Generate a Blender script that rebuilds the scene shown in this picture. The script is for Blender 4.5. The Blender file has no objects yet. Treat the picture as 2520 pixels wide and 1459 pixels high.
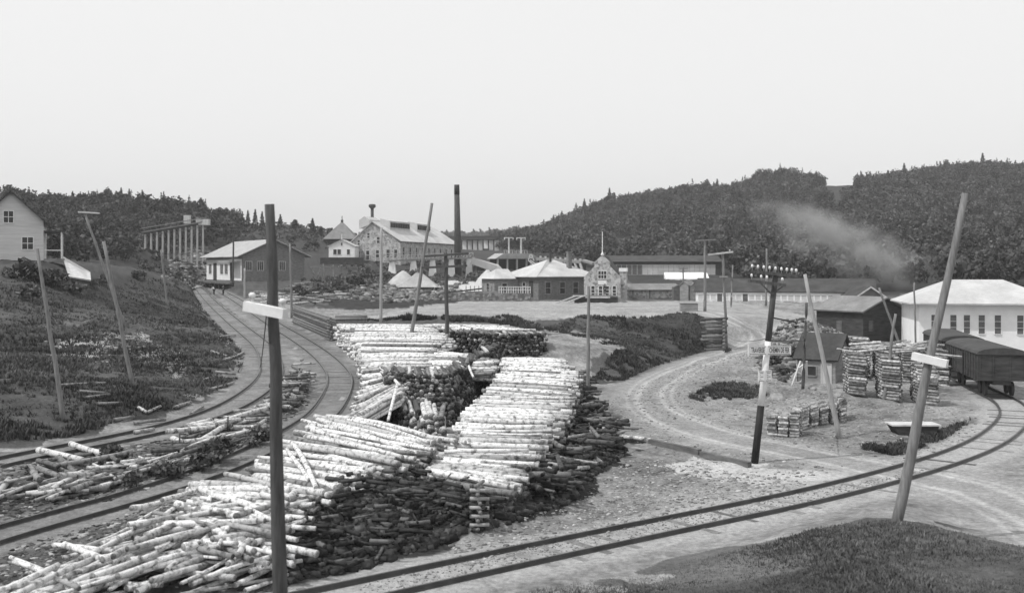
import bpy, math, random
import numpy as np
from mathutils import Vector, Matrix

R = random.Random(7)
NR = np.random.default_rng(11)
scene = bpy.context.scene
COL = scene.collection

# ------------------------------------------------------------------ camera
F, CX, HY, CH = 2700.0, 1260.0, 655.0, 7.8      # focal length and horizon measured in a 2520 x 1459 frame, eye height in metres
cam_d = bpy.data.cameras.new('camera')
cam_d.sensor_width = 36.0
cam_d.lens = F / 2520.0 * 36.0
cam_d.shift_y = -(729.5 - HY) / 2520.0
cam_d.dof.use_dof = True            # the slightly soft old lens, focused on the middle of the yard
cam_d.dof.focus_distance = 62.0
cam_d.dof.aperture_fstop = 1.0
cam_d.clip_start = 0.1
cam_d.clip_end = 9000.0
cam = bpy.data.objects.new('camera', cam_d)
COL.objects.link(cam)
cam.location = (0, 0, CH)
cam.rotation_euler = (math.radians(90), 0, 0)
scene.camera = cam

# ------------------------------------------------------------------ sky, sun, exposure
SUN_EL = math.radians(54)
SUN_H = Vector((-0.92, -0.39)).normalized()
SUN_DIR = Vector((SUN_H.x * math.cos(SUN_EL), SUN_H.y * math.cos(SUN_EL), math.sin(SUN_EL)))
world = bpy.data.worlds.new('World')
scene.world = world
world.use_nodes = True
wn, wl = world.node_tree.nodes, world.node_tree.links
wn.clear()
sky = wn.new('ShaderNodeTexSky')
sky.sky_type = 'NISHITA'
sky.sun_disc = False
sky.sun_elevation = SUN_EL
sky.sun_rotation = math.atan2(SUN_H.x, SUN_H.y)
sky.air_density = 1.6
sky.dust_density = 6.0
sky.ozone_density = 0.6
bw = wn.new('ShaderNodeRGBToBW')                 # black and white film: only the sky's luminance counts
pw = wn.new('ShaderNodeMath'); pw.operation = 'POWER'; pw.inputs[1].default_value = 0.1
ml = wn.new('ShaderNodeMath'); ml.operation = 'MULTIPLY'; ml.inputs[1].default_value = 8.3
bg = wn.new('ShaderNodeBackground'); bg.inputs['Strength'].default_value = 0.10
wo = wn.new('ShaderNodeOutputWorld')
wl.new(sky.outputs[0], bw.inputs[0]); wl.new(bw.outputs[0], pw.inputs[0]); wl.new(pw.outputs[0], ml.inputs[0])
wl.new(ml.outputs[0], bg.inputs['Color']); wl.new(bg.outputs[0], wo.inputs['Surface'])
sun_d = bpy.data.lights.new('sun', 'SUN')
sun_d.energy = 2.7
sun_d.angle = math.radians(0.6)
sun_d.color = (1.0, 0.995, 0.985)
sun = bpy.data.objects.new('sun', sun_d)
COL.objects.link(sun)
sun.rotation_euler = SUN_DIR.to_track_quat('Z', 'Y').to_euler()
sun.location = (0, 0, 60)
vs = scene.view_settings
scene.display_settings.display_device = 'sRGB'
vs.view_transform = 'Standard'; vs.look = 'None'; vs.exposure = 0.0; vs.gamma = 1.0; vs.use_curve_mapping = False

# ------------------------------------------------------------------ measuring helpers
def at(px, py, Y):
    return Vector(((px - CX) / F * Y, Y, CH - (py - HY) / F * Y))
def atz(px, py, z):
    Y = F * (CH - z) / (py - HY)
    return Vector(((px - CX) / F * Y, Y, z))
def lerp(a, b, t): return a + (b - a) * t
def interp_list(pts, t):
    n = len(pts) - 1
    t = max(0.0, min(0.99999, t)) * n
    i = int(t)
    return pts[i].lerp(pts[i + 1], t - i)

# ------------------------------------------------------------------ materials (monochrome film: greys only)
MATS = {}
def gmat(name, lo, hi, scale=4.0, detail=6.0, bump=0.3, rough=0.9, tone=None, bdist=0.05, stretch=None, lo_in=0.3, hi_in=0.7, fine=0.0, spec=0.2, world_pos=False):
    m = bpy.data.materials.new(name); m.use_nodes = True
    n, l = m.node_tree.nodes, m.node_tree.links
    n.clear()
    out = n.new('ShaderNodeOutputMaterial'); b = n.new('ShaderNodeBsdfPrincipled')
    b.inputs['Roughness'].default_value = rough
    b.inputs['Specular IOR Level'].default_value = spec
    l.new(b.outputs[0], out.inputs[0])
    tc = n.new('ShaderNodeTexCoord'); mp = n.new('ShaderNodeMapping')
    if stretch: mp.inputs['Scale'].default_value = stretch
    if world_pos:                                  # copies and neighbours must not repeat one pattern
        ge = n.new('ShaderNodeNewGeometry'); l.new(ge.outputs['Position'], mp.inputs[0])
    else: l.new(tc.outputs['Object'], mp.inputs[0])
    no = n.new('ShaderNodeTexNoise'); no.inputs['Scale'].default_value = scale; no.inputs['Detail'].default_value = detail; no.inputs['Roughness'].default_value = 0.62
    l.new(mp.outputs[0], no.inputs['Vector'])
    mr = n.new('ShaderNodeMapRange'); mr.inputs[1].default_value = lo_in; mr.inputs[2].default_value = hi_in
    mr.inputs[3].default_value = lo; mr.inputs[4].default_value = hi
    l.new(no.outputs[0], mr.inputs[0])
    cur = mr.outputs[0]
    if fine:
        n2 = n.new('ShaderNodeTexNoise'); n2.inputs['Scale'].default_value = scale * 9; n2.inputs['Detail'].default_value = 3
        l.new(mp.outputs[0], n2.inputs['Vector'])
        m2 = n.new('ShaderNodeMapRange'); m2.inputs[1].default_value = 0.3; m2.inputs[2].default_value = 0.7; m2.inputs[3].default_value = 1 - fine; m2.inputs[4].default_value = 1 + fine
        l.new(n2.outputs[0], m2.inputs[0])
        mu = n.new('ShaderNodeMath'); mu.operation = 'MULTIPLY'; l.new(cur, mu.inputs[0]); l.new(m2.outputs[0], mu.inputs[1]); cur = mu.outputs[0]
    if tone:
        a = n.new('ShaderNodeAttribute'); a.attribute_name = tone
        mu = n.new('ShaderNodeMath'); mu.operation = 'MULTIPLY'; l.new(cur, mu.inputs[0]); l.new(a.outputs['Fac'], mu.inputs[1]); cur = mu.outputs[0]
    l.new(cur, b.inputs['Base Color'])
    if bump:
        bp = n.new('ShaderNodeBump'); bp.inputs['Strength'].default_value = bump; bp.inputs['Distance'].default_value = bdist
        l.new(no.outputs[0], bp.inputs['Height']); l.new(bp.outputs[0], b.inputs['Normal'])
    MATS[name] = m
    return m

def masonry(name, lo, hi, mortar, bw_, bh_, rough_stone=True):
    m = bpy.data.materials.new(name); m.use_nodes = True
    n, l = m.node_tree.nodes, m.node_tree.links
    n.clear()
    out = n.new('ShaderNodeOutputMaterial'); b = n.new('ShaderNodeBsdfPrincipled'); b.inputs['Roughness'].default_value = 0.95
    l.new(b.outputs[0], out.inputs[0])
    tc = n.new('ShaderNodeTexCoord')
    if rough_stone:
        vo = n.new('ShaderNodeTexVoronoi'); vo.inputs['Scale'].default_value = 1.0 / bw_
        l.new(tc.outputs['Object'], vo.inputs['Vector'])
        ve = n.new('ShaderNodeTexVoronoi'); ve.feature = 'DISTANCE_TO_EDGE'; ve.inputs['Scale'].default_value = 1.0 / bw_
        l.new(tc.outputs['Object'], ve.inputs['Vector'])
        bwn = n.new('ShaderNodeRGBToBW'); l.new(vo.outputs['Color'], bwn.inputs[0])
        mr = n.new('ShaderNodeMapRange'); mr.inputs[1].default_value = 0.2; mr.inputs[2].default_value = 0.8; mr.inputs[3].default_value = lo; mr.inputs[4].default_value = hi
        l.new(bwn.outputs[0], mr.inputs[0])
        st = n.new('ShaderNodeMapRange'); st.inputs[1].default_value = 0.0; st.inputs[2].default_value = 0.08
        l.new(ve.outputs['Distance'], st.inputs[0])
        mx = n.new('ShaderNodeMix'); mx.data_type = 'FLOAT'
        l.new(st.outputs[0], mx.inputs[0]); mx.inputs[2].default_value = mortar; l.new(mr.outputs[0], mx.inputs[3])
        l.new(mx.outputs[0], b.inputs['Base Color'])
    else:
        no = n.new('ShaderNodeTexNoise'); no.inputs['Scale'].default_value = 1.0 / bw_; no.inputs['Detail'].default_value = 8
        mp = n.new('ShaderNodeMapping'); mp.inputs['Scale'].default_value = (1, 1, bw_ / bh_)
        l.new(tc.outputs['Object'], mp.inputs[0]); l.new(mp.outputs[0], no.inputs['Vector'])
        mr = n.new('ShaderNodeMapRange'); mr.inputs[1].default_value = 0.35; mr.inputs[2].default_value = 0.65; mr.inputs[3].default_value = lo; mr.inputs[4].default_value = hi
        l.new(no.outputs[0], mr.inputs[0]); l.new(mr.outputs[0], b.inputs['Base Color'])
    MATS[name] = m
    return m

gmat('bark_white', 0.12, 0.72, 5.0, 6, 0.6, 0.8, tone='tone', bdist=0.03, lo_in=0.33, hi_in=0.52, fine=0.28, world_pos=True)
gmat('log_end', 0.12, 0.42, 14, 3, 0.2, 0.9, tone='tone', world_pos=True)
gmat('debris', 0.02, 0.075, 5, 5, 0.5, 0.95, tone='tone')
gmat('pole_dark', 0.05, 0.12, 3, 6, 0.4, 0.9, stretch=(4, 4, 0.5))
gmat('pole_grey', 0.13, 0.27, 3, 6, 0.4, 0.9, stretch=(4, 4, 0.5))
gmat('pole_pale', 0.26, 0.44, 3, 6, 0.4, 0.9, stretch=(4, 4, 0.5))
gmat('white_paint', 0.66, 0.84, 3, 5, 0.1, 0.6)
gmat('black_paint', 0.015, 0.03, 3, 5, 0.1, 0.6)
gmat('board', 0.16, 0.34, 1.2, 7, 0.5, 0.9, stretch=(1, 1, 4))
gmat('board_dark', 0.03, 0.08, 1.2, 7, 0.5, 0.9, stretch=(1, 1, 4))
gmat('board_mid', 0.08, 0.18, 1.2, 7, 0.5, 0.9, stretch=(1, 1, 4))
gmat('board_pale', 0.42, 0.62, 1.2, 7, 0.4, 0.85, stretch=(2, 2, 0.5))
gmat('clapboard', 0.5, 0.68, 0.8, 6, 0.3, 0.8, stretch=(0.4, 0.4, 6))
gmat('whitewash', 0.74, 0.9, 0.6, 8, 0.3, 0.85)
gmat('roof_light', 0.30, 0.46, 0.5, 8, 0.3, 0.8, fine=0.12)
gmat('roof_pale', 0.40, 0.60, 0.35, 8, 0.2, 0.8, fine=0.06)
gmat('roof_dark', 0.04, 0.085, 0.6, 8, 0.4, 0.9, fine=0.15)
gmat('roof_grey', 0.16, 0.26, 0.6, 8, 0.4, 0.9, fine=0.15)
gmat('glass', 0.012, 0.05, 0.7, 3, 0.0, 0.25, spec=0.5)
gmat('steel', 0.035, 0.075, 1.2, 6, 0.2, 0.6)
gmat('rail', 0.035, 0.08, 2.0, 4, 0.1, 0.4, spec=0.5)
gmat('sleeper', 0.09, 0.22, 3.0, 6, 0.5, 0.95, tone='tone')
gmat('rock', 0.14, 0.42, 1.3, 7, 0.8, 0.95, tone='tone', bdist=0.2)
gmat('leaf', 0.05, 0.115, 0.5, 4, 0.0, 0.9, tone='tone', spec=0.05)
gmat('leaf_pale', 0.10, 0.2, 0.5, 4, 0.0, 0.9, tone='tone', spec=0.05)
gmat('grass', 0.04, 0.10, 0.25, 4, 0.0, 0.9, tone='tone', spec=0.05)
gmat('trunk', 0.05, 0.12, 3, 5, 0.4, 0.95)
gmat('sand', 0.36, 0.52, 0.8, 7, 0.4, 0.95, bdist=0.2)
gmat('concrete', 0.34, 0.55, 0.4, 8, 0.3, 0.9, stretch=(1, 1, 0.4))
gmat('wood_split', 0.22, 0.7, 5, 5, 0.5, 0.9, tone='tone', lo_in=0.35, hi_in=0.6, world_pos=True)
gmat('porcelain', 0.7, 0.8, 5, 2, 0.0, 0.3)
gmat('cloth_dark', 0.02, 0.05, 9, 4, 0.2, 0.95)
gmat('cloth_pale', 0.6, 0.75, 9, 4, 0.2, 0.95)
gmat('skin', 0.3, 0.36, 9, 3, 0.0, 0.7)
masonry('stone', 0.2, 0.5, 0.46, 0.42, 0.5)
masonry('stone_dark', 0.1, 0.3, 0.1, 0.45, 0.5)
masonry('brick', 0.12, 0.21, 0.2, 0.5, 0.16, False)
masonry('brick_pale', 0.2, 0.32, 0.2, 0.5, 0.16, False)

# ------------------------------------------------------------------ mesh helpers
ORG = {}
class MB:
    """collects shapes in world space (through an optional local frame) and links them as ONE mesh object"""
    def __init__(self, fr=None):
        self.v, self.f, self.mi, self.tone, self.fr = [], [], [], [], fr
        self.has_tone = False
    def add(self, vs_, fs, mi=0, tone=None):
        b = len(self.v)
        if self.fr:
            vs_ = [self.fr(*p) for p in vs_]
        self.v.extend([tuple(p) for p in vs_])
        self.f.extend([tuple(i + b for i in f) for f in fs])
        self.mi.extend([mi] * len(fs) if isinstance(mi, int) else mi)
        if tone is not None: self.has_tone = True
        self.tone.extend([1.0 if tone is None else tone] * len(vs_))
    def box(self, x0, x1, y0, y1, z0, z1, mi=0, tone=None):
        v = [(x0, y0, z0), (x1, y0, z0), (x1, y1, z0), (x0, y1, z0), (x0, y0, z1), (x1, y0, z1), (x1, y1, z1), (x0, y1, z1)]
        self.add(v, [(0, 3, 2, 1), (4, 5, 6, 7), (0, 1, 5, 4), (1, 2, 6, 5), (2, 3, 7, 6), (3, 0, 4, 7)], mi, tone)
    def beam(self, p, q, w, h, mi=0, tone=None):
        p, q = Vector(p), Vector(q)
        d = (q - p).normalized()
        s = d.cross(Vector((0, 0, 1)))
        if s.length < 1e-3: s = Vector((1, 0, 0))
        s.normalize(); u = s.cross(d).normalized()
        v = []
        for c in (p, q):
            for a, b in ((-1, -1), (1, -1), (1, 1), (-1, 1)):
                v.append(c + s * (a * w / 2) + u * (b * h / 2))
        self.add(v, [(0, 1, 2, 3), (7, 6, 5, 4), (0, 4, 5, 1), (1, 5, 6, 2), (2, 6, 7, 3), (3, 7, 4, 0)], mi, tone)
    def tube(self, pts, radii, n=10, mi=0, end_mi=None, tone=None, jit=0.0, cap=True):
        pts = [Vector(p) for p in pts]
        v, f, m = [], [], []
        for i, p in enumerate(pts):
            d = (pts[min(i + 1, len(pts) - 1)] - pts[max(i - 1, 0)]).normalized()
            s = d.cross(Vector((0, 0, 1)))
            if s.length < 0.05: s = d.cross(Vector((1, 0, 0)))
            s.normalize(); u = s.cross(d)
            for k in range(n):
                a = 2 * math.pi * k / n
                r = radii[i] * (1 + (R.uniform(-jit, jit) if jit else 0))
                v.append(p + s * (math.cos(a) * r) + u * (math.sin(a) * r))
        for i in range(len(pts) - 1):
            for k in range(n):
                k2 = (k + 1) % n
                f.append((i * n + k, i * n + k2, (i + 1) * n + k2, (i + 1) * n + k)); m.append(mi)
        if cap:
            f.append(tuple(range(n - 1, -1, -1))); m.append(mi if end_mi is None else end_mi)
            f.append(tuple((len(pts) - 1) * n + k for k in range(n))); m.append(mi if end_mi is None else end_mi)
        self.add(v, f, m, tone)
    def prism(self, poly, a, b, mi=0):
        """extrude a list of (x, z) along local y from a to b"""
        n = len(poly)
        v = [(x, a, z) for x, z in poly] + [(x, b, z) for x, z in poly]
        f = [tuple(range(n)), tuple(range(2 * n - 1, n - 1, -1))]
        f += [(i, n + i, n + (i + 1) % n, (i + 1) % n) for i in range(n)]
        self.add(v, f, mi)
    def prism_x(self, poly, a, b, mi=0):
        n = len(poly)
        v = [(a, y, z) for y, z in poly] + [(b, y, z) for y, z in poly]
        f = [tuple(range(n)), tuple(range(2 * n - 1, n - 1, -1))]
        f += [(i, n + i, n + (i + 1) % n, (i + 1) % n) for i in range(n)]
        self.add(v, f, mi)
    def slab(self, quad, t, mi=0):
        q = [Vector(p) for p in quad]
        nrm = (q[1] - q[0]).cross(q[3] - q[0]).normalized()
        if nrm.z < 0: nrm = -nrm
        v = q + [p - nrm * t for p in q]
        self.add(v, [(0, 1, 2, 3), (7, 6, 5, 4), (0, 4, 5, 1), (1, 5, 6, 2), (2, 6, 7, 3), (3, 7, 4, 0)], mi)
    def build(self, name, mat, parent=None, smooth=False, org=None):
        o_ = Vector(org) if org is not None else (ORG[parent.name] if parent is not None else Vector((0, 0, 0)))
        me = bpy.data.meshes.new(name)
        me.from_pydata([tuple(Vector(p) - o_) for p in self.v], [], self.f)
        for mm in (mat if isinstance(mat, (list, tuple)) else [mat]):
            me.materials.append(MATS[mm])
        if any(self.mi): me.polygons.foreach_set('material_index', self.mi)
        if self.has_tone:
            a = me.attributes.new('tone', 'FLOAT', 'POINT'); a.data.foreach_set('value', self.tone)
        if smooth: me.polygons.foreach_set('use_smooth', [True] * len(me.polygons))
        me.update()
        ob = bpy.data.objects.new(name, me)
        COL.objects.link(ob)
        if parent is not None:
            ob.parent = parent
        else:
            ob.location = o_
        ORG[ob.name] = o_
        return ob

def np_mesh(name, V, Q, mat, tone=None, parent=None, smooth=False):
    me = bpy.data.meshes.new(name)
    nv, nq, k = len(V), len(Q), Q.shape[1]
    me.vertices.add(nv); me.vertices.foreach_set('co', V.astype(np.float32).ravel())
    me.loops.add(nq * k); me.loops.foreach_set('vertex_index', Q.astype(np.int32).ravel())
    me.polygons.add(nq)
    me.polygons.foreach_set('loop_start', np.arange(0, nq * k, k, dtype=np.int32))
    if smooth: me.polygons.foreach_set('use_smooth', np.ones(nq, dtype=bool))
    me.materials.append(MATS[mat])
    if tone is not None:
        a = me.attributes.new('tone', 'FLOAT', 'POINT'); a.data.foreach_set('value', tone.astype(np.float32))
    me.update(calc_edges=True); me.validate()
    ob = bpy.data.objects.new(name, me); COL.objects.link(ob)
    if parent is not None: ob.parent = parent
    ORG[ob.name] = Vector((0, 0, 0)) if parent is None else ORG[parent.name]
    return ob

def tag(o, label=None, cat=None, group=None, kind=None):
    if label: o['label'] = label
    if cat: o['category'] = cat
    if group: o['group'] = group
    if kind: o['kind'] = kind
    return o
def thing(name, loc, label, cat, group=None):
    o = bpy.data.objects.new(name, None); COL.objects.link(o)
    o.empty_display_size = 0.3
    o.location = loc
    ORG[o.name] = Vector(loc)
    return tag(o, label, cat, group)
def frame(O, ux):
    ux = Vector((ux[0], ux[1])).normalized(); uy = Vector((-ux.y, ux.x))
    def fr(x, y, z): return Vector((O[0] + ux.x * x + uy.x * y, O[1] + ux.y * x + uy.y * y, O[2] + z))
    return fr
def frame_px(pxL, YL, pxR, YR, z):
    a = Vector(((pxL - CX) / F * YL, YL)); b = Vector(((pxR - CX) / F * YR, YR))
    return frame((a.x, a.y, z), b - a), (b - a).length, Vector((a.x, a.y, z))

# ------------------------------------------------------------------ value noise
def vnoise(x, y, seed=0):
    xi, yi = np.floor(x), np.floor(y)
    xf, yf = x - xi, y - yi
    def h(a, b):
        s = np.sin(a * 127.1 + b * 311.7 + seed * 74.7) * 43758.5453
        return s - np.floor(s)
    u, v = xf * xf * (3 - 2 * xf), yf * yf * (3 - 2 * yf)
    return (h(xi, yi) * (1 - u) + h(xi + 1, yi) * u) * (1 - v) + (h(xi, yi + 1) * (1 - u) + h(xi + 1, yi + 1) * u) * v
def fbm(x, y, seed=0, o=4):
    s, a, t = 0, 0.5, 0
    for i in range(o):
        s = s + a * vnoise(x, y, seed + i * 3.1); t += a; a *= 0.55; x = x * 2.03; y = y * 2.03
    return s / t

# ------------------------------------------------------------------ terrain control points
CP = []
def cz(px, py, z): p = atz(px, py, z); CP.append((p.x, p.y, p.z))
def cy(px, py, Y): p = at(px, py, Y); CP.append((p.x, p.y, p.z))
def cc(x, y, z): CP.append((x, y, z))
# under and behind the viewer
for p in [(0, 0, 5.2), (0, 9, 3.4), (14, 0, 5), (-14, 0, 4.4), (0, -40, 6), (60, -40, 6), (-60, -40, 8), (0, -300, 8), (300, -300, 8), (-300, -300, 10), (-1500, 0, 30), (1500, 0, 30), (-1500, 2000, 30), (1500, 2000, 30), (0, 3000, 20), (0, -2500, 10), (-9, 14, 1.9), (9, 14, 2.4), (-22, 14, 3.0)]: cc(*p)
# right hand grassy bank near the viewer
for p in [(2205, 1285, 1.05), (2300, 1340, 1.25), (2480, 1330, 1.0), (2000, 1380, 0.9), (2350, 1450, 1.6), (1800, 1450, 0.7), (2050, 1460, 1.4), (2480, 1250, 0.5), (2300, 1215, 0.35), (2120, 1255, 0.45), (1900, 1320, 0.35), (1500, 1440, 0.15), (1650, 1400, 0.2)]: cz(*p)
# flat yard
for p in [(1300, 1420, 0), (1500, 1300, 0), (1700, 1230, 0), (1500, 1150, 0), (1800, 1120, 0), (2100, 1100, 0.05), (1500, 1050, 0), (1480, 1000, 0.05), (1620, 985, 0.1), (1900, 1040, 0.05), (2060, 1000, 0.05), (2300, 1000, 0.05), (2400, 1060, 0.05), (2300, 1100, 0.1), (2480, 1120, 0.05), (1700, 900, 0.05), (1790, 864, 0.0), (1780, 940, 0.25), (1850, 950, 0.1), (1250, 1300, 0), (1120, 1340, 0), (1000, 1385, 0), (900, 1430, 0.05), (1400, 1240, 0)]: cz(*p)
# slope up to the terrace
for p in [(1440, 935, 0.1), (1560, 938, 0.1), (1650, 908, 0.1), (1720, 878, 0.05), (1500, 860, 1.5), (1350, 776, 3.0), (1500, 778, 3.0), (1600, 772, 3.05), (1700, 771, 3.05), (1745, 776, 3.0), (1000, 780, 2.9), (1200, 778, 3.0), (850, 783, 2.7), (1380, 850, 1.9)]: cz(*p)
# under the log piles
for p in [(900, 1000, 0.6), (1000, 1045, 0.25), (1120, 1050, 0.1), (1100, 900, 0.8), (1340, 900, 0.9), (860, 890, 1.2), (930, 860, 1.5), (1250, 1000, 0.1), (1350, 1050, 0.0), (1430, 960, 0.1)]: cz(*p)
for p in [(720, 1330, 0.75), (800, 1250, 0.95), (900, 1205, 1.0), (1040, 1195, 0.95), (1085, 1200, 1.0), (1160, 1224, 0.95), (1235, 1238, 0.7), (620, 1180, 0.7), (760, 1120, 0.8), (950, 1110, 0.8), (500, 1290, 0.5), (300, 1330, 0.35), (500, 1400, 0.5), (650, 1430, 0.6), (120, 1400, 0.15), (1100, 1120, 0.6)]: cz(*p)
# terrace
for p in [(1000, 748, 2.45), (1300, 745, 2.4), (1600, 746, 2.4), (1740, 747, 2.35), (1225, 734, 2.2), (1500, 736, 2.2), (1440, 740, 2.25), (900, 742, 2.5), (1690, 740, 2.25), (1900, 752, 2.3), (2000, 748, 2.2), (2150, 752, 2.0)]: cz(*p)
# switchback road, rock bank, sheds
for p in [(1800, 789, 2.5), (1850, 810, 1.75), (1880, 828, 1.1), (1855, 856, 0.45), (1915, 790, 2.6), (2000, 805, 2.3), (1885, 905, 0.15), (1960, 948, 0.0), (2050, 935, 0.05), (2120, 850, 0.5), (1985, 850, 1.4), (2200, 860, 0.3)]: cz(*p)
for p in [(36, 92, 0.3), (48, 92, 0.3), (40, 110, 0.6), (32, 75, 0.05), (60, 80, 0.3), (60, 130, 2.0)]: cc(*p)
# left track bed and bank
for p in [(56, 1330, 0.1), (300, 1240, 0.2), (600, 1130, 0.5), (300, 1085, 0.55), (56, 1125, 0.45), (525, 1025, 0.75), (750, 960, 0.95), (560, 796, 1.75), (535, 758, 2.2), (700, 850, 1.25), (640, 770, 1.85)]: cz(*p)
for p in [(155, 1035, 0.95), (60, 1050, 0.9), (-100, 1050, 1.2), (325, 950, 1.4), (150, 940, 2.2), (560, 950, 1.0), (560, 850, 1.9), (520, 770, 2.6)]: cz(*p)
cy(60, 850, 78); cy(250, 840, 82); cy(420, 850, 86); cy(110, 640, 118); cy(-40, 640, 116); cy(300, 760, 108); cy(230, 690, 118); cy(412, 755, 130); cy(330, 660, 150); cy(470, 710, 175); cy(420, 680, 190); cy(60, 720, 100); cy(-100, 800, 80)
# around the freight house, trestle, mill
cy(527, 726, 193); cy(485, 700, 235); cy(596, 692, 214); cy(755, 690, 214); cy(510, 682, 240); cy(440, 655, 262); cy(380, 640, 262); cy(520, 640, 268)
cy(700, 735, 180); cy(800, 715, 200); cy(850, 690, 225); cy(900, 700, 222); cy(840, 646, 262); cy(985, 645, 272); cy(1000, 660, 262); cy(1040, 712, 215); cy(1150, 716, 215); cy(1130, 690, 262); cy(1190, 690, 258); cy(1215, 655, 300); cy(1120, 650, 320)
cy(1090, 630, 330); cy(900, 600, 330); cy(800, 600, 300); cy(740, 585, 310); cy(660, 565, 320); cy(700, 552, 345); cy(800, 570, 345); cy(600, 575, 320); cy(560, 620, 280)
cy(1150, 620, 480); cy(1100, 600, 620); cy(1230, 620, 450); cy(980, 610, 420)
# ground in front of the right hand hill
cy(1500, 672, 240); cy(1770, 690, 225); cy(1640, 680, 235); cy(1900, 700, 215); cy(2200, 705, 200); cy(2480, 700, 190); cy(1300, 660, 300); cy(1400, 665, 285)
RIDGE_R = [(1225, 605), (1260, 588), (1330, 550), (1400, 512), (1440, 497), (1500, 474), (1560, 470), (1640, 452), (1690, 446), (1740, 444), (1765, 456), (1800, 474), (1835, 436), (1862, 418), (1890, 408), (1960, 410), (2000, 430), (2032, 458), (2065, 458), (2098, 457), (2120, 446), (2150, 436), (2200, 418), (2260, 406), (2330, 396), (2400, 389), (2470, 393), (2560, 396), (2680, 400)]
for x, y in RIDGE_R: cy(x, y + (0 if 2022 < x < 2120 else 33), 560); cy(x, y + 75, 700)
for x, y in RIDGE_R[2::3]: cy(x, lerp(y + 33, 668, 0.42), 400)
RIDGE_L = [(-120, 440), (-40, 448), (60, 478), (150, 484), (220, 476), (262, 463), (300, 471), (350, 478), (420, 481), (460, 489), (500, 507), (530, 536), (565, 546)]
for x, y in RIDGE_L: cy(x, y + 40, 330); cy(x, y + 75, 420)
for x, y in RIDGE_L[:8:2]: cy(x, lerp(y + 40, 660, 0.5), 235)
for x, y in [(1000, 592), (1060, 580), (1120, 574), (1180, 577), (1220, 568), (1260, 563), (1330, 570)]: cy(x, y + 16, 1150); cy(x, y + 40, 1500)
CPA = np.array(CP)

def _solve():
    n = len(CPA)
    d = np.sqrt(((CPA[:, None, :2] - CPA[None, :, :2]) ** 2).sum(-1) + 4.0)
    A = np.zeros((n + 1, n + 1)); A[:n, :n] = -d + np.eye(n) * 0.15; A[:n, n] = 1; A[n, :n] = 1
    return np.linalg.solve(A, np.concatenate([CPA[:, 2], [0]]))
RW = _solve()
def rbf(x, y):
    x = np.atleast_1d(np.asarray(x, float)); y = np.atleast_1d(np.asarray(y, float))
    out = np.empty(len(x))
    for i in range(0, len(x), 40000):
        d = np.sqrt((x[i:i + 40000, None] - CPA[None, :, 0]) ** 2 + (y[i:i + 40000, None] - CPA[None, :, 1]) ** 2 + 4.0)
        out[i:i + 40000] = -d @ RW[:-1] + RW[-1]
    return out

# ------------------------------------------------------------------ tracks and roads as centre lines
def smooth_line(pts, step):
    P = [Vector(p) for p in pts]
    P = [P[0] * 2 - P[1]] + P + [P[-1] * 2 - P[-2]]
    fine = []
    for i in range(1, len(P) - 2):
        a, b, c, d = P[i - 1], P[i], P[i + 1], P[i + 2]
        for k in range(24):
            t = k / 24
            fine.append(0.5 * ((2 * b) + (c - a) * t + (2 * a - 5 * b + 4 * c - d) * t * t + (3 * b - a - 3 * c + d) * t ** 3))
    fine.append(P[-2])
    out, acc = [fine[0]], 0.0
    for i in range(1, len(fine)):
        seg = (fine[i] - fine[i - 1]).length
        while acc + seg >= step and seg > 1e-9:
            t = (step - acc) / seg
            fine[i - 1] = fine[i - 1].lerp(fine[i], t); out.append(fine[i - 1].copy())
            seg = (fine[i] - fine[i - 1]).length; acc = 0.0
        acc += seg
    return out
def relax(line, n):
    L = [p.copy() for p in line]
    for _ in range(n):
        L = [L[0]] + [(L[i - 1] + L[i] * 2 + L[i + 1]) / 4 for i in range(1, len(L) - 1)] + [L[-1]]
    return L
TA = [atz(*p) for p in [(-250, 1205, .4), (56, 1125, .45), (300, 1085, .55), (525, 1025, .75), (597, 988, .85), (645, 953, .95), (668, 920, 1.03), (664, 885, 1.15), (648, 855, 1.3), (620, 830, 1.5), (578, 796, 1.8), (535, 758, 2.3), (505, 728, 2.9), (487, 704, 3.8)]]
TB = [atz(*p) for p in [(-250, 1400, .1), (56, 1297, .1), (300, 1242, .2), (480, 1182, .35), (600, 1132, .5), (700, 1082, .65), (790, 1030, .8), (838, 942, 1.0), (818, 902, 1.1), (788, 873, 1.2), (756, 850, 1.32), (720, 827, 1.5), (680, 803, 1.7), (630, 770, 2.0), (575, 735, 2.6), (530, 712, 3.2), (500, 700, 3.7)]]
TC = [atz(*p) for p in [(500, 1545, .05), (900, 1457, .05), (1312, 1367, .08), (1640, 1298, .08), (1968, 1231, .08), (2203, 1172, .08), (2340, 1130, .08), (2430, 1092, .08), (2482, 1052, .08), (2500, 1020, .08), (2480, 990, .08), (2425, 965, .08), (2360, 930, .1), (2320, 906, .12), (2290, 888, .15)]]
LA, LB, LC = relax(smooth_line(TA, 0.5), 60), relax(smooth_line(TB, 0.5), 60), relax(smooth_line(TC, 0.5), 30)
ROAD1 = relax(smooth_line([atz(*p) for p in [(2620, 1330, .4), (2470, 1235, .25), (2330, 1180, .15), (2203, 1160, .1), (2000, 1120, .05), (1800, 1080, .03), (1680, 1045, .05), (1610, 1005, .08), (1600, 965, .1), (1640, 930, .1), (1710, 898, .08), (1790, 870, .1), (1855, 848, .5), (1875, 826, 1.1), (1850, 808, 1.8), (1800, 787, 2.55), (1740, 768, 2.7), (1600, 757, 2.6), (1300, 758, 2.65), (1000, 765, 2.7)]], 0.5), 20)
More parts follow.
